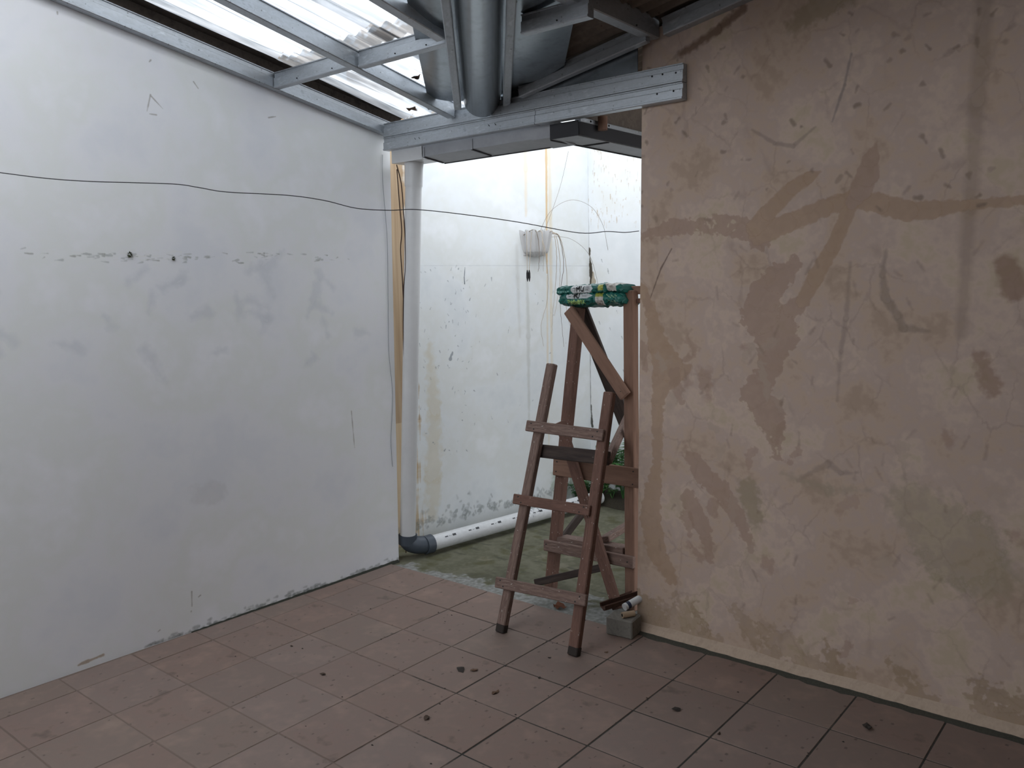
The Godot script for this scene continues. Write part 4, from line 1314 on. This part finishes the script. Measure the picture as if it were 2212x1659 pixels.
func build_bags() -> void:
	var b0 := put("cement_bag", bag_mesh(0.362, 0.062, 0.20, 141, 0.001), bag_print(true), null, Transform3D(Basis.from_euler(Vector3(-0.1, 0.02, 0.02)), Vector3(-2.298, 1.466, -3.475)))
	tag(b0, "folded green cement bag, the lower of two on the tall ladder", "bag", "folded bags on the tall ladder")
	var b1 := put("cement_bag", bag_mesh(0.375, 0.046, 0.20, 142, 0.001), bag_print(false), null, Transform3D(Basis.from_euler(Vector3(-0.05, -0.01, 0.028)), Vector3(-2.303, 1.513, -3.470)))
	tag(b1, "folded green cement bag lying on top of the other bag", "bag", "folded bags on the tall ladder")

# ------------------------------------------------------------------ scrap at the foot of the peach wall
func build_scrap() -> void:
	var blk := put("concrete_block", block_mesh(0.125, 0.082, 0.10, 0.005), M.cement_block, null, Transform3D(Basis.from_euler(Vector3(0, 0.12, 0)), Vector3(-1.905, 0.0, -3.052)))
	tag(blk, "small grey concrete block on the tiles at the wall corner", "block")
	# two rusty channel offcuts lying on the block and the ground behind
	var ch := PackedVector2Array([Vector2(-0.02, 0), Vector2(0.02, 0), Vector2(0.02, 0.022), Vector2(0.017, 0.022), Vector2(0.017, 0.003), Vector2(-0.017, 0.003), Vector2(-0.017, 0.022), Vector2(-0.02, 0.022)])
	var c0 := put("steel_offcut", prism(ch, 0.26), M.rust, null, frame(Vector3(-2.015, 0.086, -3.055), Vector3(-1.90, 0.112, -3.285), Vector3(0.1, 1, 0.1)))
	tag(c0, "rusty steel channel offcut lying across the concrete block", "scrap steel", "scrap by the wall corner")
	var c1 := put("steel_offcut", prism(ch, 0.30), M.rust, null, frame(Vector3(-2.09, 0.034, -3.16), Vector3(-1.93, 0.10, -3.41), Vector3(0.2, 1, 0.1)))
	tag(c1, "darker rusty steel offcut under the foot of the tall ladder", "scrap steel", "scrap by the wall corner")
	var pp := thing("pipe_offcut", "short white plastic pipe offcut on the scrap by the wall", "pipe", Vector3(-1.912, 0.112, -3.07))
	put("pipe", tube([Vector3.ZERO, Vector3(0.05, 0.035, -0.15)], 0.0165, 16), M.pvc, pp)
	put("print_mark", tube([Vector3(0.004, 0.0028, -0.012), Vector3(0.0095, 0.0066, -0.028)], 0.01665, 16, false), std(c8(40, 48, 72), 0.6), pp)
	var st := put("pipe_stub", tube([Vector3.ZERO, Vector3(0.03, 0.0, -0.05)], 0.0135, 14), std(c8(168, 146, 120), 0.7), null, Transform3D(Basis(), Vector3(-1.892, 0.0962, -3.020)))
	tag(st, "stubby beige pipe end resting on the concrete block", "pipe")
	var dot := put("hole", tube([Vector3(-0.0006, 0, 0.001), Vector3(0.0, 0, 0.0)], 0.007, 10), M.black, st)
	dot.set_meta("label", "dark bore of the pipe end")

# ------------------------------------------------------------------ wall planter
func build_planter() -> void:
	var base := Vector3(-3.497, 1.728, -4.51)
	var t := thing("wall_planter", "white scalloped half-round planter hung on the yard wall", "planter", base)
	var nrm := Vector3(0.992, 0, 0.123)
	var along := Vector3(-0.123, 0, 0.992)
	var st := begin()
	var nu := 48
	var nv := 10
	var pt := func(i: int, j: int, inner: float):
		var a := PI * i / nu
		var v := float(j) / nv
		var rib := 1.0 + 0.10 * cos(a * 14.0)
		var r := lerpf(0.088, 0.124, v) * (1.0 - 0.45 * pow(maxf(0.0, 1.0 - v * 4.0), 2.0)) * rib - inner
		var y := v * 0.158
		if j == nv:
			y += 0.016 * absf(cos(a * 7.0))
		if j == 0:
			r *= 0.9
		return along * (cos(a) * r * 1.02) + nrm * (sin(a) * r * 0.85) + Vector3(0, y, 0)
	for sh in [0.0, 0.006]:
		for i in nu:
			for j in nv:
				var q := [pt.call(i, j, sh), pt.call(i + 1, j, sh), pt.call(i + 1, j + 1, sh), pt.call(i, j + 1, sh)]
				var n: Vector3 = (q[1] - q[0] as Vector3).cross(q[3] - q[0]).normalized()
				var c := (q[0] + q[2]) / 2.0 as Vector3
				if n.dot(Vector3(c.x, 0, c.z)) * (1.0 if sh == 0.0 else -1.0) < 0.0:
					n = -n
				quad(st, q[0], q[1], q[2], q[3], n)
	for i in nu:
		tri(st, Vector3.ZERO, pt.call(i, 0, 0.0), pt.call(i + 1, 0, 0.0), Vector3.DOWN)
	put("pot", st.commit(), M.pot, t)
	# flat back plate
	put("back_plate", block_mesh(0.21, 0.15, 0.008, 0.003), M.pot, t, frame(Vector3(0, 0.005, 0) - nrm * 0.002, Vector3(0, 0.155, 0) - nrm * 0.002, nrm))
	put("soil", prism(PackedVector2Array([Vector2(0.0, -0.10), Vector2(0.06, -0.07), Vector2(0.082, 0.0), Vector2(0.06, 0.07), Vector2(0.0, 0.10)]), 0.02), M.soil, t, Transform3D(Basis(nrm, Vector3.UP, along), Vector3(0, 0.10, 0)))
	# dead plant hanging out of it
	var p := thing("dead_plant", "dry straggling plant drooping out of the wall planter", "plant", base)
	var r := RandomNumberGenerator.new()
	r.seed = 151
	var stems := [
		[[0.02, 0.14, 0.12], [0.09, 0.17, 0.08], [0.115, 0.06, 0.07], [0.11, -0.06, 0.07], [0.10, -0.10, 0.07]],
		[[0.04, 0.14, 0.04], [0.11, 0.165, 0.045], [0.128, 0.08, 0.05], [0.118, -0.03, 0.035], [0.108, -0.10, 0.03]],
		[[0.05, 0.14, -0.05], [0.11, 0.16, -0.07], [0.13, 0.03, -0.08], [0.11, -0.15, -0.09], [0.09, -0.35, -0.08], [0.08, -0.52, -0.07]],
		[[0.05, 0.14, -0.06], [0.10, 0.15, -0.10], [0.12, -0.02, -0.12], [0.10, -0.22, -0.13], [0.08, -0.40, -0.10]],
		[[0.03, 0.14, -0.08], [0.08, 0.14, -0.15], [0.09, -0.05, -0.19], [0.07, -0.25, -0.17], [0.05, -0.42, -0.20], [0.05, -0.62, -0.22]],
		[[0.03, 0.14, -0.08], [0.07, 0.14, -0.17], [0.08, -0.10, -0.23], [0.06, -0.34, -0.24], [0.05, -0.48, -0.29]],
		[[0.04, 0.12, 0.0], [0.10, 0.10, 0.02], [0.12, -0.10, 0.0], [0.09, -0.30, -0.02], [0.08, -0.46, 0.03], [0.07, -0.60, 0.0]],
	]
	for s in stems:
		var pts := []
		for q in s:
			pts.append(nrm * (q[0] as float) + Vector3(0, q[1], 0) + along * (q[2] as float))
		var sp := smooth_path(pts, 8)
		var rad := []
		for i in sp.size():
			rad.append(lerpf(0.0030, 0.0010, float(i) / sp.size()))
		for i in range(2, sp.size()):
			sp[i] += Vector3(0, 0, r.randf_range(-0.003, 0.003))
		put("stem", tube(sp, rad, 5), M.straw if r.randf() < 0.7 else M.straw_dark, p)
	# long wispy shoots
	for s in [[[0.03, 0.14, -0.05], [0.04, 0.35, -0.16], [0.03, 0.52, -0.25], [0.02, 0.72, -0.33]], [[0.04, 0.14, 0.0], [0.06, 0.30, -0.10], [0.10, 0.38, -0.26], [0.14, 0.34, -0.42], [0.16, 0.22, -0.52], [0.16, 0.10, -0.56], [0.16, -0.06, -0.60]], [[0.06, 0.13, -0.08], [0.12, 0.12, -0.22], [0.18, 0.02, -0.34], [0.20, -0.14, -0.40], [0.20, -0.30, -0.44]]]:
		var pts := []
		for q in s:
			pts.append(nrm * (q[0] as float) + Vector3(0, q[1], 0) + along * (q[2] as float))
		put("shoot", tube(smooth_path(pts, 8), 0.0011, 5), M.straw_dark, p)
	for z: float in [0.175, 0.193]:
		var a := nrm * 0.104 + along * (z - 0.02) + Vector3(0, -0.09, 0)
		put("seed_pod", tube([a, a + Vector3(0.0, -0.02, 0), a + Vector3(0, -0.05, 0), a + Vector3(0, -0.075, 0)], [0.003, 0.007, 0.007, 0.002], 8), M.black, p)
		put("stem", tube([nrm * 0.108 + along * (z - 0.03 + 1.6 * (z - 0.184)) + Vector3(0, 0.16, 0), a], 0.002, 5), M.straw, p)

# ------------------------------------------------------------------ plants in the far corner
func leaf_into(st: SurfaceTool, p: Vector3, dir: Vector3, up: Vector3, l: float, w: float) -> void:
	var s := dir.cross(up).normalized()
	var n := s.cross(dir).normalized()
	var a := p + dir * l * 0.45 + s * w + n * l * 0.06
	var b := p + dir * l * 0.45 - s * w + n * l * 0.06
	var c := p + dir * l - n * l * 0.10
	var m := p + dir * l * 0.45 - n * l * 0.02
	tri(st, p, a, m, n); tri(st, a, c, m, n)
	tri(st, p, m, b, n); tri(st, m, c, b, n)

func frond(r: RandomNumberGenerator, dir: Vector3, l: float, rise: float, pairs: int, lw: float) -> ArrayMesh:
	var st := begin()
	var pts := []
	for k in 9:
		var t := k / 8.0
		pts.append(dir * l * t * 0.8 + Vector3(0, rise * (1.6 * t - 1.1 * t * t), 0))
	tube_into(st, pts, [0.003, 0.003, 0.0028, 0.0026, 0.0024, 0.002, 0.0018, 0.0014, 0.001], 5)
	var side := dir.cross(Vector3.UP).normalized()
	for k in pairs:
		var t := 0.12 + 0.86 * k / pairs
		var f := t * 8.0
		var i := mini(int(f), 7)
		var p: Vector3 = pts[i].lerp(pts[i + 1], f - i)
		var ax: Vector3 = (pts[i + 1] - pts[i]).normalized()
		var ll := lw * sin(PI * clampf(t * 0.9 + 0.1, 0.0, 1.0)) + 0.015
		for s in [-1.0, 1.0]:
			leaf_into(st, p, (side * s + ax * 0.35 + Vector3(0, r.randf_range(-0.15, 0.1), 0)).normalized(), Vector3.UP, ll, ll * 0.11)
	return st.commit()

func build_plants() -> void:
	var r := RandomNumberGenerator.new()
	r.seed = 161
	# dark bed they grow from
	var bed := begin()
	var prev := []
	for i in 25:
		var x := -3.42 + 1.5 * i / 24
		var row := [Vector3(x, -0.005, -4.79 + r.randf_range(-0.015, 0.015) - 0.05 * maxf(0.0, 1.0 - i / 6.0)), Vector3(x, 0.03 + r.randf_range(0, 0.02), -4.84), Vector3(x, 0.05 + r.randf_range(0, 0.02), -4.95), Vector3(x, 0.05, -5.06)]
		if i > 0:
			for k in 3:
				quad(bed, prev[k], row[k], row[k + 1], prev[k + 1], Vector3(0, 0.8, 0.5).normalized())
		prev = row
	var b := put("soil_bed", bed.commit(), M.soil)
	structure(b)
	b.name = "floor_soil_bed"
	var specs := [
		["fern", "green fern with arching fronds in the far corner bed", Vector3(-3.05, 0.04, -4.89), 17, 0.36, 0.60, 18, 0.075, 1],
		["fern", "small green fern behind the middle of the ladders", Vector3(-3.24, 0.05, -4.92), 10, 0.26, 0.18, 12, 0.05, 0],
		["fern", "low dark fern at the foot of the yard corner", Vector3(-3.35, 0.03, -4.93), 10, 0.20, 0.14, 10, 0.045, 2],
	]
	for s in specs:
		var t := thing(s[0], s[1], "plant", s[2], "plants in the yard corner")
		for k in s[3]:
			var an: float = TAU * k / s[3] + r.randf_range(-0.2, 0.2)
			var dir := Vector3(cos(an), 0, sin(an) * 0.55)
			if dir.z < 0.0:
				dir.z *= 0.12
			put("frond", frond(r, dir.normalized(), s[4] * r.randf_range(0.7, 1.1) * 0.75, s[5] * r.randf_range(0.8, 1.5), s[6], s[7]), M.leaf[(s[8] + (k % 2)) % 4], t)
	# broad-leaved weeds
	for w in [[Vector3(-3.12, 0.04, -4.86), 0.20, 26, "leafy green weed at the end of the drain pipe"], [Vector3(-2.90, 0.04, -4.87), 0.24, 34, "bushy green weed beside the peach wall edge"], [Vector3(-3.385, 0.02, -4.80), 0.12, 14, "little weed against the foot of the yard wall"], [Vector3(-2.74, 0.04, -4.90), 0.26, 30, "bushy green weed hidden further behind the peach wall"]]:
		var t := thing("weed", w[3], "plant", w[0], "plants in the yard corner")
		for k in w[2] / 6 + 2:
			var st := begin()
			var an := r.randf() * TAU
			var tip := Vector3(cos(an) * w[1] * 0.5, w[1] * r.randf_range(0.7, 1.2), absf(sin(an)) * w[1] * 0.35)
			var pts := smooth_path([Vector3.ZERO, tip * 0.5 + Vector3(0, 0.02, 0), tip], 4)
			tube_into(st, pts, 0.0018, 5)
			for i in range(2, pts.size()):
				for q in 2:
					var a2 := r.randf() * TAU
					leaf_into(st, pts[i], Vector3(cos(a2), r.randf_range(-0.1, 0.5), sin(a2)).normalized(), Vector3.UP, r.randf_range(0.03, 0.055), r.randf_range(0.008, 0.014))
			put("leafy_stem", st.commit(), M.leaf[r.randi() % 4], t)

# ------------------------------------------------------------------ wires
func build_wires() -> void:
	var line := [Vector3(-3.5, 2.02, -0.75), Vector3(-3.263, 1.977, -1.099), Vector3(-3.217, 1.968, -1.168), Vector3(-3.139, 1.951, -1.285), Vector3(-3.057, 1.942, -1.406), Vector3(-2.913, 1.937, -1.621), Vector3(-2.861, 1.925, -1.699), Vector3(-2.808, 1.91, -1.778), Vector3(-2.688, 1.9, -1.956), Vector3(-2.613, 1.882, -2.069), Vector3(-2.545, 1.853, -2.169), Vector3(-2.476, 1.846, -2.273), Vector3(-2.415, 1.849, -2.364), Vector3(-2.311, 1.831, -2.518), Vector3(-2.181, 1.8, -2.711), Vector3(-2.035, 1.756, -2.929), Vector3(-1.965, 1.761, -3.033), Vector3(-1.918, 1.757, -3.104), Vector3(-1.885, 1.763, -3.163)]
	var o := put("washing_line", tube(smooth_path(line, 6), 0.0018, 6), M.wire)
	tag(o, "thin dark wire strung across the room below the roof", "wire")
	var w1 := []
	var w2 := []
	var r := RandomNumberGenerator.new()
	r.seed = 171
	# two brown wires hanging beside the downpipe
	var a := [[2.18, -3.415], [2.0, -3.405], [1.85, -3.395], [1.75, -3.41], [1.6, -3.405], [1.3, -3.40], [1.0, -3.395], [0.8, -3.415], [0.6, -3.425], [0.4, -3.44], [0.2, -3.455], [0.03, -3.46]]
	var b := [[2.2, -3.40], [2.1, -3.37], [1.95, -3.36], [1.8, -3.355], [1.65, -3.36], [1.55, -3.38], [1.35, -3.395], [1.1, -3.40], [0.9, -3.41], [0.78, -3.412], [0.55, -3.43], [0.3, -3.435], [0.1, -3.44]]
	for q in a:
		w1.append(Vector3(q[1], q[0], -3.205))
	for q in b:
		w2.append(Vector3(q[1], q[0], -3.19))
	tag(put("cable", tube(smooth_path(w1, 5), 0.0030, 6), M.wire_brown), "brown wire hanging left of the downpipe, nearest the white wall", "wire", "wires by the downpipe")
	tag(put("cable", tube(smooth_path(w2, 5), 0.0030, 6), M.wire_brown), "brown wire hanging left of the downpipe, nearest the pipe", "wire", "wires by the downpipe")
	var w3 := []
	for q in [[2.255, -3.14], [2.1, -3.135], [1.8, -3.15], [1.5, -3.14], [1.2, -3.13], [0.95, -3.145], [0.7, -3.12], [0.55, -3.125]]:
		w3.append(Vector3(lwx(q[1]) + 0.004, q[0], q[1]))
	tag(put("cable", tube(smooth_path(w3, 5), 0.0013, 6), M.wire_grey), "thin grey wire hanging down the end of the white wall", "wire", "wires by the downpipe")

# ------------------------------------------------------------------ leaves and grit
func leaf_litter(seed_: int, size: float) -> ArrayMesh:
	var r := RandomNumberGenerator.new()
	r.seed = seed_
	var st := begin()
	var n := 9
	var rim := []
	for k in n:
		var an := TAU * k / n
		var rr := size * r.randf_range(0.45, 1.0)
		rim.append(Vector3(cos(an) * rr, absf(r.randfn(0.0, size * 0.22)) + 0.001, sin(an) * rr * 0.6))
	var c := Vector3(0, size * 0.25, 0)
	for k in n:
		var nn := (rim[(k + 1) % n] - c as Vector3).cross(rim[k] - c).normalized()
		if nn.y < 0.0:
			nn = -nn
		tri(st, c, rim[k], rim[(k + 1) % n], nn)
		tri(st, c - nn * 0.0012, rim[k] - nn * 0.0012, rim[(k + 1) % n] - nn * 0.0012, -nn)
	return st.commit()

func build_litter() -> void:
	var grp := "dry leaves on the tiles"
	var spots := [
		[-2.245, -2.355, 0.038, "largest crumpled dry leaf, on the tiles before the low ladder", 2],
		[-2.195, -2.380, 0.026, "pale curled leaf scrap touching the largest leaf", 1],
		[-2.078, -1.995, 0.021, "single dark leaf scrap on the tiles, front and centre", 0],
		[-1.39, -2.587, 0.026, "dark leaf scrap on the tiles by the peach wall", 2],
		[-0.816, -2.877, 0.034, "bent black leaf on the tiles at far right", 2],
		[-2.665, -1.989, 0.017, "small curled leaf scrap on the tiles left of centre", 0],
		[-2.005, -2.291, 0.02, "pale curled shaving right of the largest leaf", 1],
		[-2.993, -2.077, 0.010, "tiny leaf scrap near the white wall", 0],
		[-2.018, -2.654, 0.010, "tiny dark leaf scrap between the low ladder feet", 2],
		[-1.944, -2.487, 0.011, "small dark leaf scrap in a joint below the low ladder", 2],
		[-1.86, -2.84, 0.011, "small reddish leaf scrap right of the low ladder foot", 1],
		[-1.20, -2.53, 0.013, "small dark leaf scrap in a joint near lower right", 0],
		[-1.52, -2.60, 0.009, "thin leaf scrap between ladder and peach wall", 0],
	]
	for i in spots.size():
		var s = spots[i]
		var o := put("dry_leaf", leaf_litter(200 + i, s[2]), M.dry_leaf[s[4]], null, Transform3D(Basis.from_euler(Vector3(0, i * 1.3, 0)), Vector3(s[0], 0.0, s[1])))
		tag(o, s[3], "leaf", grp)
	# rust-brown flakes at the edge of the tiles
	var fk := put("bark_flake", leaf_litter(231, 0.05), std(c8(110, 70, 52), 0.95), null, Transform3D(Basis.from_euler(Vector3(0, 0.3, 0)), Vector3(-2.30, -0.004, -3.12)))
	tag(fk, "reddish-brown flake at the edge of the concrete behind the low ladder", "flake")
	# leaves on top of the translucent roof
	var roof := [[-2.835, -2.80, 0.034, "dark dry leaf caught under the translucent roof left of the valley"], [-3.16, -3.09, 0.045, "dark leaf scrap caught under the translucent roof at the eaves"], [-3.05, -3.11, 0.04, "brown leaf scrap under the translucent roof eaves beside the middle rafter"], [-2.60, -2.50, 0.03, "brown leaf caught at the sheet lap above the cross purlin"]]
	for i in roof.size():
		var s = roof[i]
		var o := put("roof_leaf", leaf_litter(240 + i, s[2]), M.dry_leaf[i % 3], null, Transform3D(Basis.from_euler(Vector3(-0.19, i * 1.1, 0)), Vector3(s[0], yA(s[1]) + 0.066, s[1])))
		tag(o, s[3], "leaf", "leaves on the roof")
	# moss tufts in the holes of the white wall
	for s in [[-1.738, 1.709, 0.016, "dark green moss tuft in a hole of the white wall"], [-1.93, 1.694, 0.012, "smaller moss tuft right of the other, on the white wall"]]:
		var st := begin()
		var r := RandomNumberGenerator.new()
		r.seed = int(s[2] * 1e5)
		for k in 46:
			var d := Vector3(absf(r.randfn(0, 0.5)), r.randfn(0, 1), r.randfn(0, 1)).normalized()
			leaf_into(st, d * s[2] * 0.3, d, Vector3(0.3, 0.9, 0.2), s[2] * r.randf_range(0.3, 0.7), 0.0022)
		var o := put("moss_tuft", st.commit(), M.leaf_moss if M.has("leaf_moss") else std(c8(62, 70, 44), 1.0), null, Transform3D(Basis(), Vector3(lwx(s[0]) + 0.002, s[1], s[0])))
		tag(o, s[3], "moss", "moss on the white wall")
	# grit too fine to count
	var g := begin()
	var r2 := RandomNumberGenerator.new()
	r2.seed = 251
	for k in 90:
		var p := Vector3(r2.randf_range(-3.2, -0.5), 0.0, r2.randf_range(-3.0, -1.6))
		if k % 2 == 0:      # most of it lies in the joints
			if k % 4 == 0:
				p.x = GX + roundf((p.x - GX) / PX) * PX + r2.randfn(0, 0.004)
			else:
				p.z = GZ + roundf((p.z - GZ) / PZ) * PZ + r2.randfn(0, 0.004)
		var s := r2.randf_range(0.0015, 0.0042)
		var q := []
		for e in 4:
			q.append(p + Vector3(cos(e * 1.57 + k) * s * 1.4, 0.0005, sin(e * 1.57 + k) * s))
		var top := p + Vector3(0, s * 0.9, 0)
		for e in 4:
			var n := (q[e] + q[(e + 1) % 4] - p * 2.0 as Vector3).normalized() + Vector3.UP
			tri(g, q[e], q[(e + 1) % 4], top, n.normalized())
	var gr := put("grit", g.commit(), M.dry_leaf[2])
	tag(gr, "fine dark grit scattered over the floor tiles", "grit")
	gr.set_meta("kind", "stuff")
